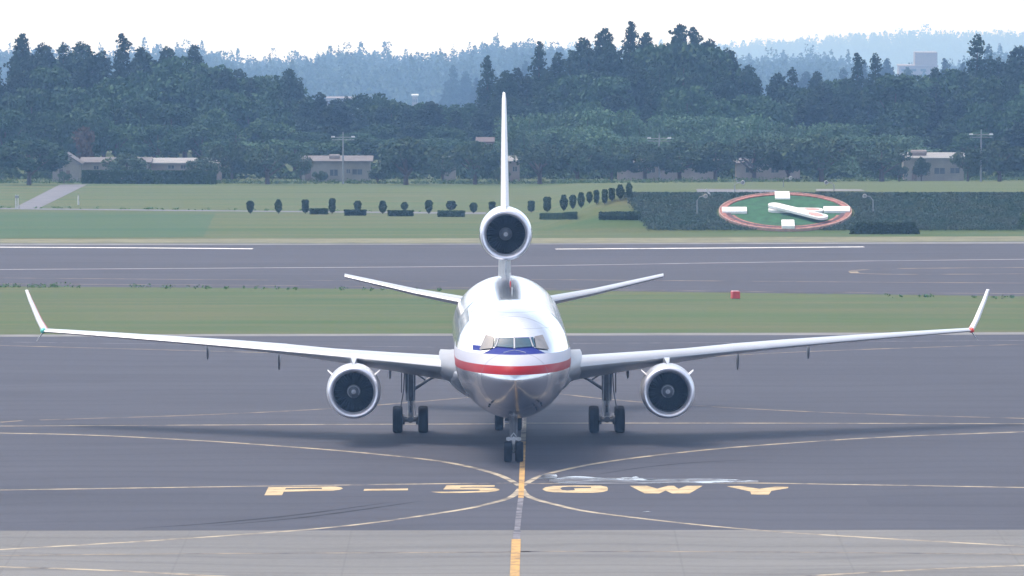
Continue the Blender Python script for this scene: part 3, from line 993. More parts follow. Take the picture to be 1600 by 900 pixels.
def wheel(parent, c, r, wd):
    m = MB()
    h = wd / 2
    m.lathe([(-h * 0.55, r * 0.55), (-h * 0.8, r * 0.60), (-h, r * 0.78), (-h * 0.93, r * 0.92), (-h * 0.62, r * 0.985), (-h * 0.3, r), (-h * 0.28, r * 0.985), (-h * 0.22, r * 0.985), (-h * 0.2, r), (h * 0.2, r), (h * 0.22, r * 0.985),
             (h * 0.28, r * 0.985), (h * 0.3, r), (h * 0.62, r * 0.985), (h * 0.93, r * 0.92), (h, r * 0.78), (h * 0.8, r * 0.60), (h * 0.55, r * 0.55)], 'X', c, 36, 0)
    for q in (-1, 1):
        m.lathe([(q * h * 0.55, r * 0.56), (q * h * 0.30, r * 0.45), (q * h * 0.35, r * 0.2), (q * h * 0.6, r * 0.16), (q * h * 0.6, 0.01)], 'X', c, 24, 1)
    return m.build('wheel', [M_TYRE, M_RIM], parent, smooth=True, angle=45)

for s in (-1, 1):
    gx, gy = s * 5.30, 31.2 - NOSE
    m = MB()
    m.tube([(gx, gy, 0.75), (gx, gy, 1.9)], 0.16, 14, 1)
    m.tube([(gx, gy, 1.7), (gx, gy, 3.9)], [0.27, 0.30], 14, 0)
    m.tube([(gx, gy - 0.95, 0.72), (gx, gy + 0.95, 0.72)], 0.17, 10, 0)
    for q in (-0.82, 0.82):
        m.tube([(gx - 0.62, gy + q, 0.70), (gx + 0.62, gy + q, 0.70)], 0.10, 10, 0)
        for t in (-0.42, 0.42):
            m.lathe([(-0.12, 0.02), (-0.12, 0.24), (0.12, 0.24), (0.12, 0.02)], 'X', (gx + t, gy + q, 0.70), 16, 0)
    m.tube([(gx, gy - 0.25, 1.1), (gx, gy - 0.5, 1.45), (gx, gy - 0.25, 1.85)], 0.07, 8, 0)
    m.tube([(gx - s * 0.1, gy, 2.25), (gx - s * 1.0, gy + 0.1, 2.85), (gx - s * 1.9, gy + 0.2, 3.25)], 0.09, 10, 0)
    m.tube([(gx - s * 0.1, gy, 3.3), (gx - s * 0.9, gy + 0.1, 2.75)], 0.05, 8, 0)
    m.tube([(gx + s * 0.30, gy - 0.1, 3.5), (gx + s * 0.36, gy - 0.1, 2.3), (gx + s * 0.52, gy - 0.1, 1.35)], 0.035, 6, 0)
    m.tube([(gx + s * 0.12, gy - 0.28, 3.4), (gx + s * 0.12, gy - 0.30, 1.2)], 0.03, 6, 1)
    m.tube([(gx - s * 0.16, gy - 0.25, 3.3), (gx - s * 0.2, gy - 0.30, 1.6), (gx - s * 0.3, gy - 0.5, 0.9)], 0.025, 6, 1)
    gear = m.build('main_gear', [M_GEAR, M_GEARL], jet, smooth=True)
    m = MB()
    m.box((gx + s * 0.48, gy + 0.2, 2.9), (0.05, 1.5, 1.5), 0)
    m.build('gear_door', M_GEAR, gear)
    m = MB()
    m.lathe([(-0.08, 0.02), (-0.06, 0.10), (0.05, 0.11), (0.12, 0.03)], 'Y', (gx + s * 0.62, gy - 1.5, 3.72), 14)
    m.build('landing_light', M_SWIRL, gear, smooth=True)
    for q in (-0.82, 0.82):
        for t in (-0.69, 0.69):
            wheel(gear, (gx + t, gy + q, 0.69), 0.69, 0.54)
# centre gear
m = MB()
m.tube([(0, 32.5 - NOSE, 0.6), (0, 32.5 - NOSE, 2.6)], 0.17, 12)
m.tube([(-0.45, 32.5 - NOSE, 0.62), (0.45, 32.5 - NOSE, 0.62)], 0.1, 10)
m.tube([(0, 32.4 - NOSE, 1.1), (0, 30 - NOSE, 2.4)], 0.07, 8)
cg = m.build('centre_gear', M_GEAR, jet, smooth=True)
for t in (-0.5, 0.5): wheel(cg, (t, 32.5 - NOSE, 0.64), 0.64, 0.46)
# nose gear
m = MB()
m.tube([(0, 0, 0.5), (0, 0.02, 1.35)], 0.085, 14, 1)
m.tube([(0, 0.02, 1.25), (0, 0.1, 2.5)], [0.13, 0.15], 14, 0)
m.tube([(-0.28, 0, 0.53), (0.28, 0, 0.53)], 0.07, 10, 0)
m.tube([(0, -0.12, 0.65), (0, -0.33, 0.95), (0, -0.14, 1.3)], 0.05, 8, 1)
m.tube([(-0.12, 0.1, 1.45), (-0.2, 1.4, 2.35)], 0.05, 8, 0)
m.tube([(0.12, 0.1, 1.45), (0.2, 1.4, 2.35)], 0.05, 8, 0)
m.tube([(-0.17, -0.1, 1.25), (-0.17, -0.05, 2.3)], 0.035, 8, 0)
m.tube([(0.17, -0.1, 1.25), (0.17, -0.05, 2.3)], 0.035, 8, 0)
m.tube([(0, -0.1, 1.12), (0, -0.1, 0.72)], 0.05, 8, 1)
ng = m.build('nose_gear', [M_GEAR, M_GEARL], jet, smooth=True)
m = MB()
m.box((0, -0.16, 1.20), (0.76, 0.10, 0.15), 0)
for t in (-0.26, 0.26):
    m.lathe([(-0.10, 0.10), (-0.06, 0.11), (0.08, 0.05)], 'Y', (t, -0.16, 1.20), 14, 1)
m.tube([(-0.22, -0.1, 1.22), (0, -0.08, 1.5), (0.22, -0.1, 1.22)], 0.035, 8, 0)
m.build('taxi_light', [M_GEARL, M_SWIRL], ng, smooth=True)
for s in (-1, 1):
    wheel(ng, (s * 0.29, 0, 0.53), 0.53, 0.42)
    m = MB()
    m.box((s * 0.48, 1.0, 2.02), (0.04, 1.7, 0.5), 0)
    m.build('gear_door', M_METAL, ng)

# ------------------------------------------------------------------ foliage builders
def leaf_quads(c, size, rng, flatten=0.0):
    """random quads at centres c with the given sizes"""
    n = len(c)
    a = rng.normal(size=(n, 3))
    a /= np.linalg.norm(a, axis=1)[:, None]
    b = rng.normal(size=(n, 3))
    b -= a * np.sum(a * b, axis=1)[:, None]
    b /= np.linalg.norm(b, axis=1)[:, None]
    if flatten: a[:, 2] *= (1 - flatten); b[:, 2] *= (1 - flatten)
    a *= size[:, None] * 0.5
    b *= size[:, None] * rng.uniform(0.3, 0.55, n)[:, None]
    v = np.stack([c - a, c - b * 0.9, c + a, c + b * 0.9], axis=1).reshape(-1, 3)
    f = np.arange(4 * n).reshape(n, 4)
    return v, f

def lobes_to_leaves(lobes, per_area, size, rng):
    cs, sz = [], []
    for (c, r, sq) in lobes:
        n = max(12, int(per_area * r * r))
        d = rng.normal(size=(n, 3))
        d /= np.linalg.norm(d, axis=1)[:, None]
        rad = r * (rng.uniform(0.45, 1.0, n) ** 0.5) * (1 + 0.12 * rng.normal(size=n))
        p = np.array(c) + d * rad[:, None] * np.array([1, 1, sq])
        cs.append(p)
        sz.append(rng.uniform(0.6, 1.3, n) * size)
    return np.concatenate(cs), np.concatenate(sz)

M_BARK = plain('bark', (0.085, 0.070, 0.055), 0.9, var=0.3, scale=2)
M_BROAD = foliage('broadleaf_foliage', (0.036, 0.080, 0.044), (0.054, 0.108, 0.056))
M_CEDAR = foliage('cedar_foliage', (0.025, 0.054, 0.038), (0.038, 0.073, 0.048))
M_BAMB = foliage('bamboo_foliage', (0.079, 0.149, 0.087), (0.102, 0.174, 0.106))
M_CHERRY = foliage('cherry_foliage', (0.045, 0.086, 0.047), (0.068, 0.102, 0.057))
M_GREEN = foliage('light_broadleaf_foliage', (0.048, 0.102, 0.050), (0.071, 0.127, 0.063))
M_RUST = foliage('rusty_foliage', (0.070, 0.055, 0.034), (0.095, 0.068, 0.042))
M_TOPI = foliage('topiary_foliage', (0.024, 0.055, 0.024), (0.042, 0.083, 0.033))
M_HEDGE = foliage('hedge_foliage', (0.032, 0.063, 0.028), (0.052, 0.092, 0.037))
M_FAR = foliage('far_wood_foliage', (0.029, 0.055, 0.026), (0.055, 0.086, 0.036))

def make_broad(seed, mat, name, h=10.0, rx=4.2, base=0.28, nl=26, leaf=0.47):
    rng = np.random.default_rng(seed)
    rd = random.Random(seed)
    t = empty(name)
    lobes = []
    zc, rz = h * (base + 1) / 2, h * (1 - base) / 2
    for i in range(nl):
        u = rd.uniform(-0.75, 1.0)
        a = rd.uniform(0, 2 * math.pi)
        rr = math.sqrt(max(0.0, 1 - u * u)) * rd.uniform(0.5, 0.86)
        r = rd.uniform(0.24, 0.34) * rx
        lobes.append(((rr * rx * math.cos(a), rr * rx * math.sin(a), zc + u * (rz - r * 0.75)), r, 0.82))
    c, s = lobes_to_leaves(lobes, 105, leaf, rng)
    v, f = leaf_quads(c, s, rng)
    np_mesh('crown', v, f, mat, t)
    m = MB()
    m.tube([(0, 0, -0.3), (0.05, 0, h * 0.2), (0.1, 0.05, h * 0.45), (0, 0, h * 0.75)], [0.32, 0.24, 0.18, 0.06], 8)
    for i in range(6):
        a = i * 1.05 + rd.uniform(-0.3, 0.3)
        z0 = h * rd.uniform(0.14, 0.35)
        m.tube([(0.05, 0, z0), (rx * 0.35 * math.cos(a), rx * 0.35 * math.sin(a), z0 + h * 0.2), (rx * 0.7 * math.cos(a), rx * 0.7 * math.sin(a), z0 + h * 0.36)], [0.16, 0.10, 0.04], 6)
    m.build('trunk', M_BARK, t, smooth=True)
    return t, h, rx

def make_cedar(seed, name='cedar_tree', h=16.0, rx=3.2, round_=0.6, mast=0.0, leaf=0.46, pw=2.0):
    """tiered evergreen with a ragged outline; mast adds a sparse leader with tufts"""
    rng = np.random.default_rng(seed)
    rd = random.Random(seed)
    t = empty(name)
    lobes = []
    z = h * 0.16
    top = h * (1 - mast)
    while z < top:
        u = (z - h * 0.16) / (top - h * 0.16)
        R_ = rx * (1 - u ** pw) ** round_ * rd.uniform(0.82, 1.14) + 0.2
        lobes.append(((rd.uniform(-0.15, 0.15), rd.uniform(-0.15, 0.15), z), R_ * 0.62 + 0.12, 0.8))
        k = max(3, int(R_ * 2.6))
        for i in range(k):
            a = 2 * math.pi * (i + rd.random()) / k
            q = rd.uniform(0.55, 1.0) * R_
            r = rd.uniform(0.26, 0.34) * (0.6 + R_ * 0.34)
            lobes.append(((q * math.cos(a) * 0.85, q * math.sin(a) * 0.85, z + rd.uniform(-0.5, 0.5)), r, 0.75))
        z += rd.uniform(0.55, 0.95)
    if mast:
        for i in range(6):
            zz = top + (h - top) * i / 5.5
            for j in range(2):
                a = rd.uniform(0, 6.28)
                q = rd.uniform(0.1, 0.9) * (1.15 - i / 6)
                lobes.append(((q * math.cos(a), q * math.sin(a), zz), rd.uniform(0.3, 0.55) * (1.1 - 0.08 * i), 0.6))
    lobes.append(((0, 0, top - 0.4), 0.6, 1.3))
    lobes.append(((0, 0, top - 1.3), 1.1, 1.0))
    c, s = lobes_to_leaves(lobes, 80, leaf, rng)
    v, f = leaf_quads(c, s, rng)
    np_mesh('crown', v, f, M_CEDAR, t)
    m = MB()
    m.tube([(0, 0, -0.3), (0.04, 0, h * 0.4), (0, 0, h * 0.97)], [0.36, 0.24, 0.03], 8)
    for i in range(8):
        a = rd.uniform(0, 6.28)
        z0 = h * rd.uniform(0.15, 0.6)
        m.tube([(0, 0, z0), (rx * 0.6 * math.cos(a), rx * 0.6 * math.sin(a), z0 + 0.5)], [0.08, 0.03], 5)
    m.build('trunk', M_BARK, t, smooth=True)
    return t, h, rx

def make_bamboo(seed, h=9.0, rx=3.0):
    rng = np.random.default_rng(seed)
    rd = random.Random(seed)
    t = empty('bamboo_clump')
    cs, sz = [], []
    m = MB()
    for i in range(22):
        a = rd.uniform(0, 6.28)
        q = rd.uniform(0, rx * 0.75)
        x, y = q * math.cos(a), q * math.sin(a)
        hh = h * rd.uniform(0.72, 1.0)
        lx, ly = rd.uniform(-1, 1), rd.uniform(-1, 1)
        pts = [(x, y, -0.2), (x, y, hh * 0.5), (x + lx * 0.5, y + ly * 0.5, hh * 0.82), (x + lx * 1.3, y + ly * 1.3, hh)]
        m.tube(pts, [0.06, 0.055, 0.035, 0.01], 5)
        n = 290
        u = rng.uniform(0.12, 1.0, n)
        px_ = x + lx * 1.3 * np.clip((u - 0.45) / 0.55, 0, 1) ** 2
        py_ = y + ly * 1.3 * np.clip((u - 0.45) / 0.55, 0, 1) ** 2
        spread = 0.30 + 0.75 * (1 - u) ** 0.6
        p = np.stack([px_ + rng.normal(size=n) * spread, py_ + rng.normal(size=n) * spread, u * hh + rng.normal(size=n) * 0.2], axis=1)
        cs.append(p)
        sz.append(rng.uniform(0.26, 0.5, n))
    c, s = np.concatenate(cs), np.concatenate(sz)
    v, f = leaf_quads(c, s, rng)
    np_mesh('foliage', v, f, M_BAMB, t)
    m.build('stem', M_BARK, t, smooth=True)
    return t, h, rx

protos = {
    'cedar': [make_cedar(11, h=16, rx=3.4, round_=0.75, pw=2.3), make_cedar(12, h=17, rx=3.1, round_=0.9, pw=1.75), make_cedar(13, h=16, rx=3.6, round_=0.6, pw=3.0), make_cedar(14, h=17, rx=3.3, round_=0.8, mast=0.09, pw=2.0),
              make_cedar(15, h=16, rx=3.6, round_=0.65, mast=0.06, pw=2.6)],
    'broad': [make_broad(21, M_BROAD, 'broadleaf_tree', 10, 4.4, 0.2), make_broad(22, M_BROAD, 'broadleaf_tree', 11, 4.0, 0.18, 30), make_broad(23, M_BROAD, 'broadleaf_tree', 9, 4.8, 0.2, 32)],
    'green': [make_broad(24, M_GREEN, 'broadleaf_tree', 10, 4.4, 0.12, 34), make_broad(25, M_GREEN, 'broadleaf_tree', 9, 4.9, 0.12, 36)],
    'cherry': [make_broad(31, M_CHERRY, 'cherry_tree', 6, 3.6, 0.15, 26, 0.42), make_broad(32, M_CHERRY, 'cherry_tree', 6, 3.9, 0.18, 28, 0.42), make_broad(33, M_CHERRY, 'cherry_tree', 6, 3.3, 0.13, 26, 0.34)],
    'rust': [make_broad(41, M_RUST, 'broadleaf_tree', 6, 2.6, 0.2, 16, 0.45)],
    'bamboo': [make_bamboo(51), make_bamboo(52, 8.5, 3.4), make_bamboo(53, 9.5, 2.6)],
}
used = set()
trd = random.Random(77)
CATS = {'cedar': 'cedar', 'broad': 'tree', 'green': 'tree', 'cherry': 'cherry tree', 'rust': 'tree', 'bamboo': 'bamboo'}
def tree(kind, px, top, d, label, group, var=None, width=None, base=None):
    """tree whose tip shows at (px, top) and which stands on the terrain at distance d"""
    i = trd.randrange(len(protos[kind])) if var is None else var
    root, h, rx = protos[kind][i]
    p = at(px, top, d)
    z0 = terr(p.x, d) if base is None else base
    k = max(0.25, (p.z - z0) / h)
    kw = k
    if width is not None:                     # width in photo pixels
        kw = width / F * d / (2 * rx * 0.95)
    elif kind in ('cedar', 'broad', 'green'):
        kw = max(0.85, min(1.35, k)) * trd.uniform(0.9, 1.12)
    loc, rz, sc = (p.x, d, z0), trd.uniform(0, 6.28), (kw, kw, k)
    key = (kind, i)
    if key not in used:
        used.add(key)
        root.location, root.rotation_euler, root.scale = loc, (0, 0, rz), sc
        o = root
    else:
        o = copy_thing(root, loc, rz, sc)
    tag(o, label, CATS[kind], group)
    return o

def poly(pl, x):
    if x <= pl[0][0]: return pl[0][1]
    for (a, b), (c, d) in zip(pl, pl[1:]):
        if x <= c: return b + (d - b) * (x - a) / (c - a)
    return pl[-1][1]

# --- left wood: skyline trees one by one, then rows stepping down towards the airfield
GL, GR, GM = 'trees of the left wood', 'trees of the right wood', 'low trees of the middle wood'
LSK = [(-20, 82, 'cedar', 2), (35, 54, 'cedar', 4), (68, 68, 'cedar', 2), (98, 84, 'broad', 0), (128, 66, 'cedar', 2), (160, 82, 'cedar', 0), (192, 54, 'cedar', 3), (226, 80, 'cedar', 2),
       (262, 73, 'cedar', 2), (303, 73, 'cedar', 0), (335, 100, 'broad', 1), (372, 108, 'cedar', 2), (408, 112, 'broad', 0), (428, 122, 'broad', 2), (452, 108, 'cedar', 2)]
for px, ty, kd, vr in LSK:
    if (px, ty) == (35, 54): lb = 'tall dark cedar with a ragged tip at the left end of the skyline'
    elif (px, ty) == (192, 54): lb = 'cedar with a thin bare mast rising above the left wood'
    elif (px, ty) == (303, 73): lb = 'pointed cedar closing the tall part of the left wood skyline'
    elif (px, ty) == (452, 108): lb = 'round topped tree at the right end of the left wood skyline'
    else: lb = 'dark tree on the skyline of the left wood'
    tree(kd, px, ty, 1420 + trd.uniform(-12, 12), lb, GL, vr)
MSK = [(500, 143), (541, 150), (580, 142), (612, 152), (640, 158), (668, 156), (700, 160), (738, 158), (775, 160)]
for px, ty in MSK:
    lb = 'small cone shaped tree standing apart in the dip of the wood' if px == 541 else 'round topped tree where the wood dips left of the tail fin'
    tree('cedar' if px in (541, 500) else 'broad', px, ty + 2, 1405 + trd.uniform(-10, 10), lb, GM, 1 if px == 541 else None, 38 if px == 541 else None)
LROW = [(0, 84), (50, 78), (120, 84), (300, 90), (345, 112), (420, 122), (470, 140), (520, 164), (600, 166), (800, 172)]
for row, (dd, add, step, kinds) in enumerate(((1385, 0, 40, ('cedar', 'broad', 'cedar')), (1335, 30, 48, ('broad', 'broad', 'cedar')), (1290, 62, 54, ('broad', 'green', 'broad')), (1255, 92, 58, ('green', 'green', 'broad')))):
    x = -25 + row * 11
    while x < 800:
        ty = min(poly(LROW, x) + add + trd.uniform(-13, 13), 215)
        lb = ('dark tree in the upper rows of the left wood', 'bushy tree in the middle rows of the left wood', 'bushy tree in the lower rows of the left wood', 'low bushy tree at the front edge of the left wood')[row] if x < 470 else \
             ('dark tree in the upper rows of the middle wood', 'bushy tree in the middle rows of the middle wood', 'bushy tree in the lower rows of the middle wood', 'low bushy tree at the front edge of the middle wood')[row]
        kd = kinds[trd.randrange(len(kinds))]
        tree(kd, x, ty, dd + trd.uniform(-14, 14), lb, GL if x < 470 else GM, trd.choice((0, 2, 2, 1)) if kd == 'cedar' else None)
        x += step * trd.uniform(0.8, 1.25)
tree('rust', 133, 193, 1222, 'rust tinted tree above the low buildings at the left', GL, 0, 42)

# --- right wood: tall cedars
RSK = [(762, 88, 'cedar', 3), (808, 108, 'cedar', 0), (842, 66, 'cedar', 3), (872, 84, 'cedar', 0), (912, 60, 'cedar', 2), (945, 46, 'cedar', 4), (985, 35, 'cedar', 3), (1010, 52, 'cedar', 4), (1062, 40, 'cedar', 4),
       (1084, 44, 'cedar', 3), (1108, 62, 'cedar', 2), (1138, 76, 'cedar', 2), (1170, 102, 'cedar', 2), (1215, 114, 'cedar', 2), (1238, 108, 'cedar', 1), (1276, 114, 'cedar', 0), (1303, 118, 'broad', 0), (1340, 84, 'cedar', 3), (1368, 86, 'cedar', 1),
       (1400, 116, 'broad', 1), (1430, 112, 'broad', 0), (1462, 108, 'cedar', 0), (1492, 106, 'broad', 2), (1527, 57, 'cedar', 1), (1560, 92, 'cedar', 0), (1592, 72, 'cedar', 2), (1630, 68, 'cedar', 0)]
RL = {762: 'pointed cedar just left of the tail fin tip', 842: 'slim cedar with a mast at the left end of the right grove', 985: 'tallest cedar of the grove right of the fin', 945: 'cedar with a tufted flat tip left of the tallest cedar',
      1062: 'cedar with a wide ragged top right of the tallest cedar', 1138: 'round headed cedar where the right grove starts to drop', 1340: 'thin spiky cedar left of the far concrete building', 1368: 'pointed cedar beside the thin spiky one',
      1527: 'big cone shaped cedar standing alone near the right edge', 1592: 'dark cedar cut by the right edge of the picture'}
for px, ty, kd, vr in RSK:
    tree(kd, px, ty, 1420 + trd.uniform(-12, 12), RL.get(px, 'dark cedar on the skyline of the right wood' if kd == 'cedar' else 'rounded tree on the skyline of the right wood'), GR, vr, 74 if px == 1527 else None)
RROW = [(780, 120), (830, 112), (870, 96), (910, 76), (1000, 66), (1100, 68), (1150, 96), (1200, 126), (1340, 124), (1480, 118), (1530, 92), (1600, 90)]
for row, (dd, add, step) in enumerate(((1388, 0, 36), (1340, 34, 44), (1297, 70, 50), (1258, 104, 56))):
    x = 790 + row * 13
    while x < 1640:
        ty = min(poly(RROW, x) + add + trd.uniform(-9, 12), 225)
        kd = 'cedar' if trd.random() < 0.7 else 'broad'
        tree(kd, x, ty, dd + trd.uniform(-12, 12),
             ('dark tree in the upper rows of the right wood', 'dark tree in the middle rows of the right wood', 'dark tree in the lower rows of the right wood', 'dark tree behind the front of the right wood')[row], GR, trd.choice((0, 2, 2, 1)) if kd == 'cedar' else None)
        x += step * trd.uniform(0.8, 1.25)
# bamboo belt in front of the cedars
BTOP = [(800, 182), (870, 178), (940, 172), (1000, 182), (1060, 180), (1120, 174), (1180, 180), (1240, 186), (1300, 192), (1345, 205), (1400, 212), (1450, 222)]
x = 806
while x < 1440:
    tree('bamboo', x, poly(BTOP, x) + trd.uniform(-5, 9), 1240 + trd.uniform(-6, 6), 'pale green feathery bamboo in the upper part of the belt', 'bamboo belt below the cedars', None, 66)
    x += 27 * trd.uniform(0.8, 1.2)
x = 812
while x < 1500:
    tree('bamboo', x, poly(BTOP, x) + 26 + trd.uniform(-6, 8), 1226 + trd.uniform(-5, 5), 'green bamboo in the lower part of the belt behind the cherry trees', 'bamboo belt below the cedars', None, 62)
    x += 36 * trd.uniform(0.8, 1.2)

# --- row of single trees along the far lawn
GC = 'row of trees along the far lawn'
ROWT = [(100, 268, 22, 1164, 'cherry', 2, 'small shrub in front of the gabled house door'), (590, 262, 34, 1164, 'cherry', 0, 'small leafy tree at the right corner of the cream bungalow'), (500, 268, 26, 1166, 'cherry', 1, 'low shrub against the wall of the cream bungalow'),
        (1405, 258, 34, 1164, 'cherry', 1, 'small bush at the left corner of the white roofed bungalow'), (785, 262, 30, 1164, 'cherry', 2, 'small bush in front of the shed behind the fin'), (315, 246, 52, 1166, 'cherry', 0, 'bushy shrub covering the right end of the long low building'),
        (45, 215, 112, 1150, 'broad', 0, 'dense dark round tree at the left end of the far lawn'), (198, 240, 70, 1168, 'cherry', 0, 'low wide bushy tree over the long low building'),
        (362, 221, 74, 1172, 'cherry', 1, 'leafy tree left of the pair beside the cream bungalow'), (418, 224, 84, 1158, 'cherry', 2, 'leafy tree close to the cream bungalow on its left'), (470, 236, 40, 1170, 'cherry', 2, 'small thin tree at the left corner of the cream bungalow'),
        (634, 216, 98, 1152, 'cherry', 0, 'wide rounded tree right of the cream bungalow'), (692, 238, 54, 1172, 'cherry', 2, 'small tree between two wide trees left of the fin'), (742, 221, 84, 1156, 'cherry', 1, 'rounded tree just left of the tail fin'),
        (843, 222, 80, 1156, 'cherry', 2, 'first cherry tree right of the tail fin'), (902, 222, 78, 1158, 'cherry', 0, 'second cherry tree right of the tail fin'), (955, 224, 74, 1160, 'cherry', 1, 'third cherry tree right of the tail fin'),
        (1008, 222, 78, 1160, 'cherry', 2, 'cherry tree just left of the middle lamp mast'), (1062, 220, 84, 1160, 'cherry', 0, 'cherry tree just right of the middle lamp mast'), (1118, 222, 86, 1158, 'cherry', 1, 'wide cherry tree left of the floral clock'),
        (1178, 212, 86, 1162, 'cherry', 2, 'cherry tree with browned top above the clock left half'), (1232, 216, 70, 1164, 'cherry', 0, 'cherry tree directly above the floral clock'), (1284, 210, 112, 1156, 'cherry', 1, 'widest cherry tree above the right side of the clock'),
        (1378, 222, 92, 1160, 'cherry', 2, 'cherry tree left of the white roofed bungalow'), (1440, 246, 30, 1168, 'cherry', 0, 'thin tree in front of the white roofed bungalow'), (1512, 232, 50, 1166, 'cherry', 1, 'small tree at the right end of the white roofed bungalow'),
        (1562, 220, 84, 1160, 'cherry', 0, 'cherry tree right of the right lamp mast'), (1618, 222, 84, 1160, 'cherry', 2, 'cherry tree cut by the right edge of the picture')]
for px, ty, wd, d, kd, vr, lb in ROWT:
    o = tree(kd, px, ty, d, lb, GC, vr, wd)
    if 'shrub' in lb or 'bush ' in lb:
        o.name = 'shrub'
        o['category'] = 'shrub'
        o['group'] = 'shrubs along the low buildings'

# --- pale trees halfway to the far ridge
for px, ty, wd in ((708, 104, 40), (728, 112, 44), (700, 128, 50), (745, 122, 40), (820, 96, 42)):
    tree('cedar', px, ty, 3500 + trd.uniform(-30, 30), 'pale hazy tree in the gap left of the tail fin', 'hazy trees halfway to the ridge', None, wd)
for px, ty, wd in ((1318, 108, 44), (1350, 98, 40), (1386, 92, 38), (1418, 106, 46), (1476, 92, 44), (1505, 98, 40), (1545, 72, 40), (1260, 112, 44)):
    tree('cedar', px, ty, 2900 + trd.uniform(-30, 30), 'pale hazy tree behind the right wood', 'hazy trees halfway to the ridge', None, wd)

# --- distant woods: two ridges, each one mass
def far_wood(name, d0, d1, n, h, rx, px0, px1, seed, label, tall=0.25):
    rng = np.random.default_rng(seed)
    V, Fc = [], []
    nv = 0
    for i in range(n):
        d = d0 + (d1 - d0) * rng.uniform() ** 0.8
        px = rng.uniform(px0, px1)
        x = (px - 800) / F * d
        z0 = terr(x, d)
        hh = h * rng.uniform(0.7, 1.1) * (1.28 if rng.uniform() < 0.08 else 1)
        r0 = rx * rng.uniform(0.7, 1.25)
        kk = 100
        u = rng.uniform(0.0, 1.0, kk) ** 0.75
        conic = rng.uniform() < 0.72
        rr = r0 * ((1 - u) * 0.95 + 0.08 if conic else np.sqrt(np.clip(1 - (u * 1.02 - 0.1) ** 2, 0.02, 1)) * 0.9) * rng.uniform(0.5, 1.05, kk)
        an = rng.uniform(0, 2 * math.pi, kk)
        c = np.stack([x + rr * np.cos(an), d + rr * np.sin(an), z0 + hh * (0.15 + 0.85 * u)], axis=1)
        s = rng.uniform(0.7, 1.6, kk) * r0 * 0.34 * (1.15 - 0.6 * u)
        v, f = leaf_quads(c, s, rng)
        V.append(v)
        Fc.append(f + nv)
        nv += len(v)
    o = np_mesh(name, np.concatenate(V), np.concatenate(Fc), M_FAR)
    return tag(o, label, 'forest', kind='stuff')
far_wood('ridge_forest', 4500, 6500, 6600, 22, 6.0, -500, 2100, 5, 'hazy blue wooded ridge behind the two woods')
far_wood('forest', 1240, 1430, 260, 15, 4.0, -560, -60, 7, 'wood going on beyond the left end of the picture')
far_wood('forest', 1240, 1430, 260, 15, 4.0, 1660, 2160, 8, 'wood going on beyond the right end of the picture')
far_wood('horizon_forest', 14400, 16050, 1500, 30, 11.0, 850, 1660, 6, 'palest wooded ridge on the horizon at the right')

# ------------------------------------------------------------------ lawn: topiary, hedges, floral clock
def make_topiary(seed, name='topiary_bush'):
    rng = np.random.default_rng(seed)
    t = empty(name)
    n = 900
    u = rng.uniform(0, 1, n)
    wob = 1 + (0.07 + 0.025 * (seed % 5)) * np.sin(u * (5 + seed % 4) + seed * 1.7) + 0.08 * np.sin(u * 15 + 2 * seed)
    rr = wob * (0.42 * np.clip(1 - ((u - 0.5) / 0.52) ** 2, 0.02, 1) ** 0.38 * (0.86 + 0.16 * u)) * rng.uniform(0.75, 1.06, n)
    a = rng.uniform(0, 6.28, n)
    c = np.stack([rr * np.cos(a), rr * np.sin(a), 0.16 + u * 1.18], axis=1)
    v, f = leaf_quads(c, rng.uniform(0.10, 0.2, n), rng)
    np_mesh('foliage', v, f, M_TOPI, t)
    m = MB()
    m.tube([(0, 0, -0.1), (0, 0, 0.7)], [0.06, 0.04], 6)
    m.build('trunk', M_BARK, t)
    return t
tp = [make_topiary(61 + q) for q in range(6)]
TOPI = [(391, 334, 20, 12), (435, 334, 22, 11), (477, 334, 22, 12), (519, 334, 24, 12), (559, 330, 16, 12), (598, 334, 20, 12), (632, 329, 13, 11), (670, 334, 21, 12), (705, 329, 15, 16), (740, 333, 16, 12), (769, 331, 16, 12),
        (830, 332, 18, 12), (855, 332, 24, 13), (881, 330, 25, 12), (895, 327, 22, 11), (908, 325, 24, 11), (921, 318, 18, 10), (932, 319, 22, 10), (945, 319, 23, 11), (956, 314, 20, 11), (969, 312, 23, 12), (983, 310, 23, 10)]
TL = ['first', 'second', 'third', 'fourth', 'fifth', 'sixth', 'seventh', 'eighth', 'ninth', 'tenth', 'eleventh']
for i, (px, by, hh, wd) in enumerate(TOPI):
    g = G(px, by)
    k = hh / F * g.y / 1.34
    kw = wd / F * g.y / 0.84
    if i < 6: o = tp[i]; o.location = g; o.scale = (kw, kw, k)
    else: o = copy_thing(tp[(i * 5 + i // 6) % 6], g, i * 1.3, (kw, kw, k))
    if i < 11: lb = 'clipped dark bush, %s from the left of the path row' % TL[i]
    else: lb = 'clipped dark bush on the bank, %s right of the tail engine' % TL[i - 11]
    tag(o, lb, 'bush', 'clipped bushes along the far path')

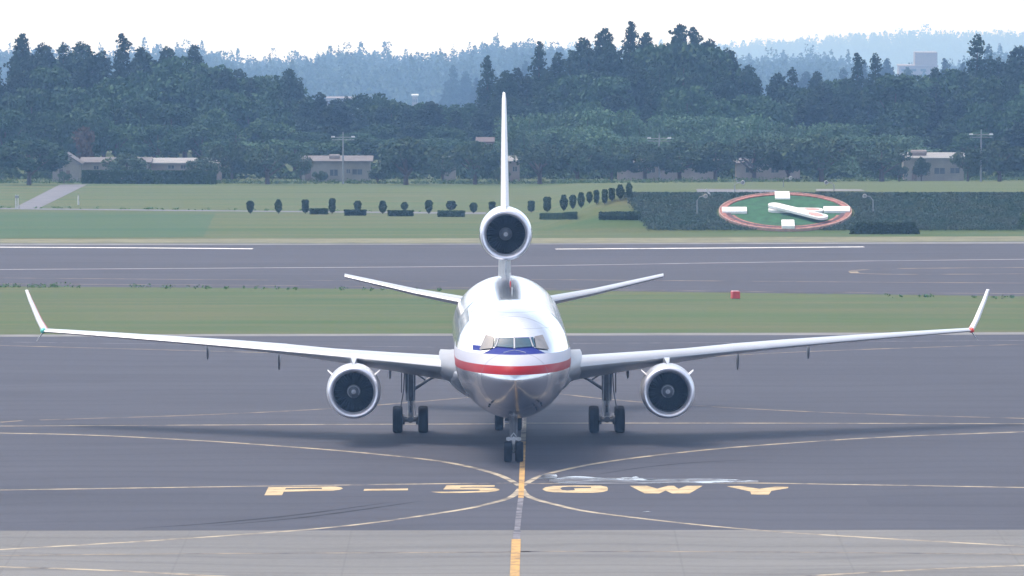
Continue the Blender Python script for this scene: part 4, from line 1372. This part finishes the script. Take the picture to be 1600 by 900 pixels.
def leaf_box(name, a, b, depth, h, mat, per=60, size=0.2, seed=1, taper=0.0, line=None):
    """clipped hedge between two ground points"""
    rng = np.random.default_rng(seed)
    L_ = (b - a).length
    n = int(per * (L_ * h * 2 + L_ * depth * 2))
    u, v_, w_ = rng.uniform(0, 1, n), rng.uniform(0, 1, n), rng.uniform(0, 1, n)
    sel = rng.integers(0, 3, n)
    w_ = np.where(sel == 0, 1 - 0.1 * rng.uniform(size=n), w_)
    v_ = np.where(sel == 1, 0.1 * rng.uniform(size=n), v_)
    tp_ = taper * w_ * h
    x = a.x + (b.x - a.x) * u
    x = (x - (a.x + b.x) / 2) * (1 - tp_ * 2 / max(L_, 0.1)) + (a.x + b.x) / 2
    y = a.y + (b.y - a.y) * u + v_ * depth + tp_ * 0.5
    if line is not None:
        lx, ly = np.array([p.x for p in line]), np.array([p.y for p in line])
        y = np.interp(x, lx, ly) + v_ * depth + tp_ * 0.5
    z = np.array([terr(q, r_) for q, r_ in zip(x, y)]) + w_ * h
    c = np.stack([x, y, z], axis=1)
    vv, ff = leaf_quads(c, rng.uniform(0.7, 1.3, n) * size, rng)
    return np_mesh(name, vv, ff, mat)
HED = [(484, 512, 335, 8.5, 'short clipped hedge between the third and fourth bush'), (538, 572, 337, 8.5, 'clipped hedge below the fifth bush of the row'), (606, 646, 338, 8.5, 'clipped hedge below the seventh bush of the row'),
       (684, 726, 339, 9, 'clipped hedge below the ninth bush of the row'), (844, 901, 343, 8.5, 'clipped hedge right of the tail engine'), (936, 1001, 344, 8.5, 'clipped hedge next to the dark planted bank')]
for i, (x0, x1, by, hp, lb) in enumerate(HED):
    a, b = G(x0, by), G(x1, by)
    tag(leaf_box('hedge', a, b, 1.0, hp / F * a.y, M_TOPI, 170, 0.2, 70 + i, 0.0, [G(x0 + (x1 - x0) * q / 12, by) for q in range(13)]), lb, 'hedge', 'low clipped hedges on the lawn')
a, b = G(1328, 366), G(1438, 366)
tag(leaf_box('hedge', a, b, 2.0, 0.95, M_HEDGE, 150, 0.22, 80, 0.5), 'flat topped clipped hedge at the foot of the bank right of the clock', 'hedge')
a, b = G(1590, 358), G(1640, 358)
tag(leaf_box('hedge', a, b, 1.5, 1.0, M_GRASS2, 60, 0.2, 81, 0.5), 'bright green hedge at the right edge of the picture', 'hedge')
a, b = G(128, 287), G(338, 288)
tag(leaf_box('hedge', a, b, 1.2, 1.55, M_HEDGE, 90, 0.3, 82), 'long dark hedge in front of the long low building', 'hedge')

# dense low planting that covers the bank, outside the clock
BANK_N = Vector((0, -2.86, 11.5)).normalized()
CLK = G(1227, 333)
US = Vector((1, 0, 0))
VS = Vector((0, 11.5, 2.86)).normalized()
RXC, RVC = 104 / F * CLK.y, 5.85
rng = np.random.default_rng(90)
n = 150000
xs = rng.uniform(8.6, 62, n)
ys = rng.uniform(861.4, 873.2, n)
edge = 10.0 + (872.5 - ys) * 0.20
keep = (xs > edge + rng.uniform(-0.4, 0.4, n))
keep &= (((xs - CLK.x) / (RXC * 1.04)) ** 2 + ((ys - CLK.y) / (RVC * 0.97 * 1.04)) ** 2) > 1
xs, ys = xs[keep], ys[keep]
zs = np.array([terr(x, y) for x, y in zip(xs, ys)])
c = np.stack([xs, ys, zs + rng.uniform(0.0, 0.22, len(xs))], axis=1)
v, f = leaf_quads(c, rng.uniform(0.09, 0.19, len(xs)), rng)
M_COVER = foliage('bank_planting', (0.054, 0.103, 0.080), (0.078, 0.112, 0.090), 0.2)
tag(np_mesh('ground_cover', v, f, M_COVER), 'dark low planting covering the bank around the clock', 'planting', kind='stuff')
# taller weeds along the runway edge of the grass strip
rng = np.random.default_rng(91)
cs = []
def weeds(pl, n, hmax, spread):
    for i in range(n):
        x = rng.uniform(pl[0][0], pl[-1][0])
        g = G(x, poly(pl, x))
        k = int(rng.integers(10, 26))
        hh = hmax * rng.uniform(0.25, 1)
        p = np.stack([g.x + rng.normal(size=k) * 0.5 * hh * 1.6, g.y + rng.normal(size=k) * spread, g.z + rng.uniform(0, 1, k) * hh], axis=1)
        cs.append(p)
weeds([(-20, 448.5), (140, 449)], 30, 0.30, 1.0)
weeds([(200, 449.5), (330, 450.5)], 14, 0.26, 1.0)
weeds([(330, 450.5), (700, 454)], 20, 0.16, 1.2)
weeds([(1380, 463), (1460, 464)], 8, 0.24, 0.9)
weeds([(1520, 465), (1620, 466)], 10, 0.22, 0.9)
weeds([(0, 325), (400, 329), (700, 331)], 60, 0.22, 0.7)
c = np.concatenate(cs)
v, f = leaf_quads(c, rng.uniform(0.08, 0.18, len(c)), rng)
M_WEED = foliage('weeds', (0.075, 0.165, 0.055), (0.115, 0.20, 0.075))
tag(np_mesh('weeds', v, f, M_WEED), 'ragged weeds along the edges of the grass', 'weeds', kind='stuff')
# long unmown grass along the far edge of the lawn
cs = []
M_LONG = foliage('long_grass', (0.050, 0.095, 0.036), (0.075, 0.120, 0.048))
weeds([(-20, 286), (800, 287), (1640, 281)], 900, 0.55, 2.2)
c = np.concatenate(cs)
v, f = leaf_quads(c, rng.uniform(0.12, 0.26, len(c)), rng)
tag(np_mesh('tall_grass', v, f, M_LONG), 'long grass along the far edge of the lawn under the trees', 'grass', kind='stuff')

# dark undergrowth closing the foot of the woods behind the buildings
rng = np.random.default_rng(95)
n = 26000
xs = rng.uniform(-75, 75, n)
ds = 1206 + rng.normal(size=n) * 2.2
hh = (1.7 + 0.7 * np.sin(xs * 0.55) + 0.5 * np.sin(xs * 1.7 + 1)) * rng.uniform(0, 1, n) ** 0.8
zs = np.array([terr(x, y) for x, y in zip(xs, ds)]) + hh
v, f = leaf_quads(np.stack([xs, ds, zs], axis=1), rng.uniform(0.3, 0.6, n), rng)
tag(np_mesh('undergrowth', v, f, M_HEDGE), 'dark undergrowth at the foot of the woods behind the buildings', 'undergrowth', kind='stuff')

# floral clock on the bank
clock = empty('floral_clock', CLK)
tag(clock, 'round floral clock with white hands laid out on the bank', 'clock')
M_CLKG = plain('clock_lawn', (0.022, 0.095, 0.038), 0.95, var=0.3, scale=1.2)
M_FLOW = plain('red_flower_bed', (0.30, 0.13, 0.105), 0.95, var=0.5, scale=2.5)
M_FLOWD = plain('dark_flower_bed', (0.085, 0.050, 0.060), 0.95, var=0.5, scale=2.5)
M_KERB = plain('brick_kerb', (0.42, 0.27, 0.23), 0.9, var=0.2)
M_CW = plain('white_clock_paint', (0.80, 0.79, 0.78), 0.5, var=0.05)
M_CW2 = plain('clock_hand_flowers', (0.62, 0.30, 0.27), 0.8, var=0.2)
def cl(u, v, h=0.0):
    return US * u + VS * v + BANK_N * h
def ring(name, r0, r1, h, mat, a0=0.0, a1=2 * math.pi, thick=0.12, du=0.0, dv=0.0):
    m = MB()
    K = 72
    rings = []
    for i in range(K + 1):
        a = a0 + (a1 - a0) * i / K
        def P(r, hh): return cl(r * RXC * math.cos(a) + du, r * RVC * math.sin(a) + dv, hh)
        rings.append([P(r0, h - thick), P(r1, h - thick), P(r1, h), P(r0, h)])
    m.loft(rings, caps=(a1 - a0) < 6.2)
    return m.build(name, mat, clock)
m = MB()
K = 72
m.add([cl(0.90 * RXC * math.cos(2 * math.pi * i / K), 0.90 * RVC * math.sin(2 * math.pi * i / K), 0.12) for i in range(K)] +
      [cl(0.90 * RXC * math.cos(2 * math.pi * i / K), 0.90 * RVC * math.sin(2 * math.pi * i / K), -0.1) for i in range(K)],
      [tuple(range(K))] + [(i, (i + 1) % K, K + (i + 1) % K, K + i) for i in range(K)])
m.build('clock_face', M_CLKG, clock)
ring('kerb', 0.985, 1.0, 0.26, M_KERB, thick=0.35)
ring('flower_ring', 0.905, 0.983, 0.20, M_FLOW, thick=0.3)
ring('dark_flower_ring', 0.835, 0.903, 0.185, M_FLOWD, math.pi * 1.04, math.pi * 1.96, thick=0.2)
ring('flower_edging', 0.79, 0.833, 0.165, M_FLOW, math.pi * 1.08, math.pi * 1.92, thick=0.2)
def block(u0, u1, v0, v1, h):
    m = MB()
    vs = [cl(u, v, hh) for hh in (0.0, h) for (u, v) in ((u0, v0), (u1, v0), (u1, v1), (u0, v1))]
    m.add(vs, [(3, 2, 1, 0), (4, 5, 6, 7), (0, 1, 5, 4), (1, 2, 6, 5), (2, 3, 7, 6), (3, 0, 4, 7)])
    o = m.build('hour_block', M_CW, clock)
    bv = o.modifiers.new('edge', 'BEVEL')
    bv.width = 0.04
    bv.segments = 2
sc_ = F / CLK.y
def uu(px): return (px - 1227) / sc_
block(uu(1213), uu(1236.5), 3.95, 6.2, 0.25)
block(uu(1128), uu(1167), -0.6, 0.8, 0.36)
block(uu(1287), uu(1328), -0.4, 1.0, 0.36)
block(uu(1219), uu(1239), -5.8, -3.8, 0.52)
def hand(p0, p1, wd, h, tipw):
    m = MB()
    a, b = Vector(p0), Vector(p1)
    t = (b - a).normalized()
    n = Vector((-t.y, t.x))
    N_ = 14
    def outline(lo):
        out = []
        for i in range(N_ + 1):
            an = math.pi / 2 + math.pi * i / N_
            q = a + t * math.cos(an) * wd * 0.5 + n * math.sin(an) * wd * 0.5
            out.append(cl(q.x, q.y, lo))
        for i in range(N_ + 1):
            an = -math.pi / 2 + math.pi * i / N_
            q = b + t * math.cos(an) * tipw * 0.5 + n * math.sin(an) * tipw * 0.5
            out.append(cl(q.x, q.y, lo))
        return out
    m.loft([outline(h), outline(h + 0.22)])
    o = m.build('clock_hand', M_CW, clock)
    m = MB()
    out = []
    c0 = b - t * wd * 0.55
    for i in range(20):
        an = 2 * math.pi * i / 20
        q = c0 + t * math.cos(an) * wd * 0.75 + n * math.sin(an) * tipw * 0.30
        out.append(q)
    m.loft([[cl(q.x, q.y, h + 0.20) for q in out], [cl(q.x, q.y, h + 0.26) for q in out]])
    m.build('hand_tip', M_CW2, o)
hand((uu(1209), 0.2), (uu(1277), 0.0), 1.0, 0.12, 1.05)
hand((uu(1210), 0.63), (uu(1281), -3.0), 1.1, 0.42, 1.25)

# small floodlights round the clock
M_GALV = plain('galvanised_steel', (0.24, 0.25, 0.26), 0.5, 0.3)
M_LAMPW = plain('lamp_white', (0.55, 0.55, 0.55), 0.4)
def floodlight(px, base, top, label, lean):
    g = G(px, base)
    h = (base - top) / F * g.y
    t = empty('floodlight', g)
    m = MB()
    m.tube([(0, 0, -0.1), (0, 0, h * 0.75), (lean * 0.25, 0, h * 0.95), (lean * 0.6, -0.1, h)], 0.05, 8)
    m.build('pole', M_GALV, t, smooth=True)
    m = MB()
    m.lathe([(-0.22, 0.17), (-0.18, 0.20), (0.0, 0.16), (0.18, 0.08), (0.2, 0.02)], 'Y', (lean * 0.75, -0.1, h), 14)
    m.build('lamp_head', M_LAMPW, t, smooth=True)
    tag(t, label, 'floodlight', 'floodlights around the floral clock')
floodlight(1089, 336, 306, 'bent lamp post on the bank left of the clock', 1)
floodlight(1148, 300, 285, 'floodlight above the upper left rim of the clock', 1)
floodlight(1224, 292, 278, 'floodlight above the top block of the clock', 1)
floodlight(1303, 299, 285, 'floodlight above the upper right rim of the clock', -1)
floodlight(1364, 334, 306, 'bent lamp post on the bank right of the clock', -1)

# white posts, leaning board, red box
def white_post(px, base, top, wpx, label, kind):
    g = G(px, base)
    h = (base - top) / F * g.y
    wd = wpx / F * g.y
    t = empty('marker_post', g)
    m = MB()
    if kind == 'pair':
        for q in (-1, 1):
            m.box((q * wd * 0.33, 0, h / 2 - 0.05), (wd * 0.30, wd * 0.3, h + 0.1))
        m.build('post', M_LAMPW, t)
        m = MB()
        m.box((0, -wd * 0.16, h * 0.86), (wd, 0.03, h * 0.16))
        m.build('plate', M_GALV, t)
    else:
        m.box((0, 0, h / 2 - 0.05), (wd, wd, h + 0.1), 0, 0.3, 0.85)
        m.build('post', M_LAMPW, t)
        m = MB()
        m.box((0, 0, h + 0.03), (wd * 1.2, wd * 1.2, 0.06))
        m.build('cap', M_GALV, t)
    tag(t, label, 'marker post')
white_post(26.5, 327, 304.5, 5.5, 'double white post where the access road meets the path', 'pair')
white_post(122.5, 320, 305, 2.2, 'thin single white post right of the access road', 'one')
g = G(1110, 307)
t = empty('leaning_board', g)
m = MB()
h = 0.75
m.add([(-0.46, 0, 0.62), (-0.30, 0, 0.72), (0.16, 0, -0.02), (0.0, 0, -0.02), (-0.46, 0.06, 0.62), (-0.30, 0.06, 0.72), (0.16, 0.06, -0.02), (0.0, 0.06, -0.02)],
      [(0, 1, 2, 3), (7, 6, 5, 4), (0, 4, 5, 1), (1, 5, 6, 2), (2, 6, 7, 3), (3, 7, 4, 0)])
m.build('board', M_LAMPW, t)
m = MB()
m.tube([(-0.2, 0.05, 0.40), (-0.25, 0.45, -0.02)], 0.025, 6)
m.build('prop', M_GALV, t)
tag(t, 'white board leaning at the top of the bank left of the clock', 'board')

g = G(1149, 467)
t = empty('marker_box', g, 0.25)
k = 13.5 / F * g.y
m = MB()
m.box((0, 0, k * 0.46), (k * 0.92, k * 0.85, k * 0.82))
o = m.build('box_body', M_REDP, t)
bv = o.modifiers.new('edge', 'BEVEL'); bv.width = 0.03; bv.segments = 2
m = MB()
m.box((-0.02, 0, k * 0.91), (k * 0.8, k * 0.7, k * 0.09), 0, 0, 0.9)
m.build('lid', plain('pale_red_lid', (0.62, 0.38, 0.40), 0.5), t)
m = MB()
for q in (-1, 1): m.box((q * k * 0.36, 0, k * 0.03), (k * 0.12, k * 0.7, k * 0.1))
m.build('foot', M_GEAR, t)
tag(t, 'small red box standing on the grass strip by the runway', 'box')

# lamp masts with two heads and a crossbar
def mast(px, base_d, top, label):
    p = at(px, top, base_d)
    z0 = terr(p.x, base_d)
    h = p.z - z0
    t = empty('lamp_mast', (p.x, base_d, z0))
    m = MB()
    m.tube([(0, 0, -0.2), (0, 0, h * 0.7), (0, 0, h)], [0.13, 0.10, 0.05], 10)
    for z in (h - 0.65, h - 0.95):
        m.tube([(-1.35, 0, z), (1.35, 0, z)], 0.04, 8)
    m.build('pole', M_GALV, t, smooth=True)
    for q in (-1, 1):
        m = MB()
        m.box((q * 1.2, -0.12, h - 0.58), (0.48, 0.35, 0.16), 0, 0, 0.8)
        m.tube([(q * 1.2, -0.1, h - 0.5), (q * 1.2, 0.0, h - 0.66)], 0.03, 6)
        m.build('lamp_head', M_LAMPW, t)
    tag(t, label, 'lamp mast', 'twin headed lamp masts along the far lawn')
mast(536, 1160, 206, 'twin headed lamp mast in front of the cream bungalow')
mast(1030, 1160, 208, 'twin headed lamp mast among the cherry trees')
mast(1533, 1160, 202, 'twin headed lamp mast right of the white roofed bungalow')

# ------------------------------------------------------------------ buildings
M_CREAM = plain('cream_render', (0.24, 0.225, 0.20), 0.85, var=0.15, scale=0.6)
M_BEIGE = plain('beige_render', (0.24, 0.205, 0.185), 0.85, var=0.2, scale=0.5)
M_PINK = plain('pinkish_cladding', (0.125, 0.105, 0.108), 0.85, var=0.15)
M_ROOF = plain('grey_sheet_roof', (0.15, 0.14, 0.14), 0.7, var=0.2, scale=0.8)
M_ROOFW = plain('white_sheet_roof', (0.26, 0.255, 0.25), 0.6, var=0.15, scale=0.8)
for m_ in (M_CREAM, M_BEIGE, M_PINK, M_ROOF, M_ROOFW): m_.node_tree.nodes['Principled BSDF'].inputs['Specular IOR Level'].default_value = 0.08
M_WIN = glass_material('building_glass', (0.05, 0.06, 0.07), 0.15)
M_DOOR = plain('brown_door', (0.16, 0.12, 0.10), 0.7)
M_CONCB = plain('weathered_concrete', (0.24, 0.205, 0.19), 0.85, var=0.15)
def building(name, px0, px1, top, base, d, depth, wall, roofm, label, windows=(), doors=(), over=0.35, tank=None, gable=False, cat='building'):
    """low building seen between pixels px0..px1; windows and doors as (px0, px1, top, bottom)"""
    pa, pb = at(px0, base, d), at(px1, base, d)
    k = F / d
    z0 = min(terr(pa.x, d), terr(pb.x, d)) - 0.3
    zr = at(px0, top, d).z
    W_ = pb.x - pa.x
    cx = (pa.x + pb.x) / 2
    t = empty(name, (cx, d, z0))
    H_ = zr - z0
    m = MB()
    rt = 0.32
    m.box((0, depth / 2, (H_ - rt) / 2), (W_, depth, H_ - rt))
    if gable:
        m.add([(-W_ / 2, 0.0, H_ - rt), (W_ / 2, 0.0, H_ - rt), (0, 0.0, H_ + 0.75), (-W_ / 2, depth, H_ - rt), (W_ / 2, depth, H_ - rt), (0, depth, H_ + 0.75)], [(0, 1, 2), (5, 4, 3)])
    w_ = m.build('wall', wall, t)
    m = MB()
    if gable:
        a = [(-W_ / 2 - over, H_ - rt - 0.15), (0, H_ + 0.80), (W_ / 2 + over, H_ - rt - 0.15), (W_ / 2 + over, H_ - rt + 0.03), (0, H_ + 0.98), (-W_ / 2 - over, H_ - rt + 0.03)]
        m.loft([[(x, -over, z) for x, z in a], [(x, depth + over, z) for x, z in a]])
    else:
        m.loft([[(-W_ / 2 - over, -over, H_ - rt), (W_ / 2 + over, -over, H_ - rt), (W_ / 2 + over, -over, H_ - rt + 0.14), (-W_ / 2 - over, -over, H_ - rt + 0.14)],
                [(-W_ / 2 - over, depth + over, H_ - rt), (W_ / 2 + over, depth + over, H_ - rt), (W_ / 2 + over, depth + over, H_ + 0.25), (-W_ / 2 - over, depth + over, H_ + 0.25)]])
    roof = m.build('roof', roofm, t)
    if tank:
        m = MB()
        x0, x1 = (tank[0] - 800) / k - cx, (tank[1] - 800) / k - cx
        hh = tank[2] / k
        m.lathe([(x0, 0.02), (x0 + 0.08, hh * 0.48), (x1 - 0.08, hh * 0.48), (x1, 0.02)], 'X', (0, depth * 0.4, H_ + hh * 0.5), 18)
        m.box(((x0 + x1) / 2, depth * 0.4, H_ + 0.05), ((x1 - x0) * 0.7, 0.5, 0.5))
        m.build('water_tank', M_CONCB, roof, smooth=True)
    for (a0, a1, ty, by) in windows:
        x0, x1 = (a0 - 800) / k - cx, (a1 - 800) / k - cx
        zt, zb = at(a0, ty, d).z - z0, at(a0, by, d).z - z0
        m = MB()
        fw = 0.07
        m.box(((x0 + x1) / 2, -0.03, zt), (x1 - x0 + fw, 0.10, fw))
        m.box(((x0 + x1) / 2, -0.05, zb), (x1 - x0 + 0.15, 0.16, fw))
        for xx in (x0, (x0 + x1) / 2, x1): m.box((xx, -0.025, (zt + zb) / 2), (fw, 0.08, zt - zb - fw - 0.01))
        wo = m.build('window', M_CREAM, t)
        m = MB()
        m.box(((x0 + x1) / 2, -0.005, (zt + zb) / 2), (x1 - x0, 0.03, zt - zb))
        m.build('pane', M_WIN, wo)
    for (a0, a1, ty, by) in doors:
        x0, x1 = (a0 - 800) / k - cx, (a1 - 800) / k - cx
        zt = at(a0, ty, d).z - z0
        m = MB()
        m.box(((x0 + x1) / 2, -0.02, zt / 2), (x1 - x0, 0.06, zt))
        m.build('door', M_DOOR, t)
    tag(t, label, cat, 'low buildings along the far lawn')
    return t
building('bungalow', 472, 578, 249, 283, 1185, 6, M_CREAM, M_ROOF, 'cream bungalow with a tank on its grey roof behind the lamp mast',
         [(515, 528, 264.5, 275), (541, 547, 264, 271), (550, 566, 264, 273)], [(466.5 + 10, 486, 266, 283)], tank=(513, 531, 7))
building('bungalow', 82, 124, 252, 284, 1182, 6, M_CREAM, M_ROOF, 'small gabled house behind the dark round tree', [(92, 98, 264, 272)], [(103, 109, 266, 284)], gable=True)
building('outbuilding', 128, 232, 251, 281, 1192, 5, M_CREAM, M_ROOF, 'pale outbuilding peeping over the long hedge', [(146, 154, 259, 265), (215, 224, 259, 265)])
building('long_building', 236, 345, 252, 281, 1194, 5, M_BEIGE, M_ROOFW, 'long low beige building with broken white roof sheets behind the hedge', [(262, 272, 258, 264), (282, 290, 258, 264), (318, 328, 258, 264)])
building('shed', 781, 812, 249, 281, 1182, 5, M_BEIGE, M_ROOFW, 'beige shed with a white roof half hidden by the tail fin', [(801, 808, 260, 268)])
building('shed', 690, 712, 249, 281, 1190, 4, M_CREAM, M_ROOF, 'small pale shed between the rounded trees left of the fin', [(697, 704, 260, 268)])
building('tower_block', 745, 771, 219, 280, 1212, 4, M_PINK, M_PINK, 'narrow pinkish block rising above the tree left of the fin', [(748, 757, 224, 230), (760, 768, 224, 230)], over=0.15)
building('long_building', 965, 1120, 254, 281, 1188, 5, M_BEIGE, M_ROOF, 'long beige building glimpsed between the cherry trunks', [(985, 996, 262, 270), (1012, 1024, 262, 270), (1045, 1057, 262, 270), (1085, 1097, 262, 270)])
building('long_building', 1150, 1250, 252, 280, 1188, 5, M_BEIGE, M_ROOF, 'brownish building behind the cherry trees above the clock', [(1165, 1177, 262, 270), (1205, 1217, 262, 270), (1228, 1240, 262, 270)])
building('bungalow', 1412, 1506, 244, 278, 1180, 6, M_CREAM, M_ROOFW, 'cream bungalow with a bright white roof at the right', [(1460, 1477, 262, 272), (1485, 1500, 262, 271)], [(1425, 1433, 263, 278)], tank=(1424, 1450, 9))
# concrete building on the ridge, buildings in the valley
def far_building(px0, px1, top, base, d, depth, label, wall, roofm, block=None):
    pa, pb = at(px0, base, d), at(px1, base, d)
    zt = at(px0, top, d).z
    zb = terr(pa.x, d) - 2
    cx, W_ = (pa.x + pb.x) / 2, pb.x - pa.x
    t = empty('apartment_block', (cx, d, zb))
    m = MB()
    m.box((0, depth / 2, (zt - zb) / 2), (W_, depth, zt - zb))
    if block:
        x0, x1 = at(block[0], base, d).x - cx, at(block[1], base, d).x - cx
        z1 = at(px0, block[2], d).z - zb
        m.box(((x0 + x1) / 2, depth / 2, z1 / 2), (x1 - x0, depth * 0.8, z1))
    m.build('wall', wall, t)
    m = MB()
    m.box((0, depth / 2, zt - zb + 0.3), (W_ + 0.8, depth + 0.8, 0.5))
    m.build('roof', roofm, t)
    m = MB()
    nb = max(3, int(W_ / 4))
    for i in range(nb):
        for zz in (1.8, 4.6):
            m.box((-W_ / 2 + (i + 0.5) * W_ / nb, -0.05, zt - zb - zz), (W_ / nb * 0.55, 0.06, 1.3))
    m.build('window_row', M_WIN, t)
    tag(t, label, 'building')
far_building(1405, 1465, 104, 118, 4900, 24, 'hazy concrete block with a taller head on the far ridge', M_CONCB, M_CONCB, (1430, 1465, 82))
far_building(510, 556, 155, 168, 3900, 18, 'pale flat building in the valley dip left of the fin', M_BEIGE, M_BEIGE)
far_building(644, 652, 150.5, 160, 3920, 14, 'tiny building with a bright white roof in the hazy valley', M_BEIGE, M_LAMPW)

# ------------------------------------------------------------------ haze: one closed box round the camera and the scene
m = MB()
X0, X1, Y0, Y1, Z0, Z1 = -2800, 2800, -500, 17700, -460, 48
m.box(((X0 + X1) / 2, (Y0 + Y1) / 2, (Z0 + Z1) / 2), (X1 - X0, Y1 - Y0, Z1 - Z0))
hm = bpy.data.materials.new('haze')
hm.use_nodes = True
nt = hm.node_tree
nt.nodes.remove(nt.nodes['Principled BSDF'])
pv = nt.nodes.new('ShaderNodeVolumePrincipled')
pv.inputs['Color'].default_value = HAZE_TINT + (1,)
pv.inputs['Density'].default_value = HAZE_DENSITY
pv.inputs['Anisotropy'].default_value = 0.2
pv.inputs['Absorption Color'].default_value = (1, 1, 1, 1)
nt.links.new(pv.outputs[0], nt.nodes['Material Output'].inputs['Volume'])
tag(m.build('haze', hm), 'pale blue haze over the whole airfield', 'haze', kind='stuff')
for ps in protos.items():
    for i, (root, h, rx) in enumerate(ps[1]):
        if (ps[0], i) not in used:
            for ch in list(root.children): bpy.data.objects.remove(ch)
            bpy.data.objects.remove(root)
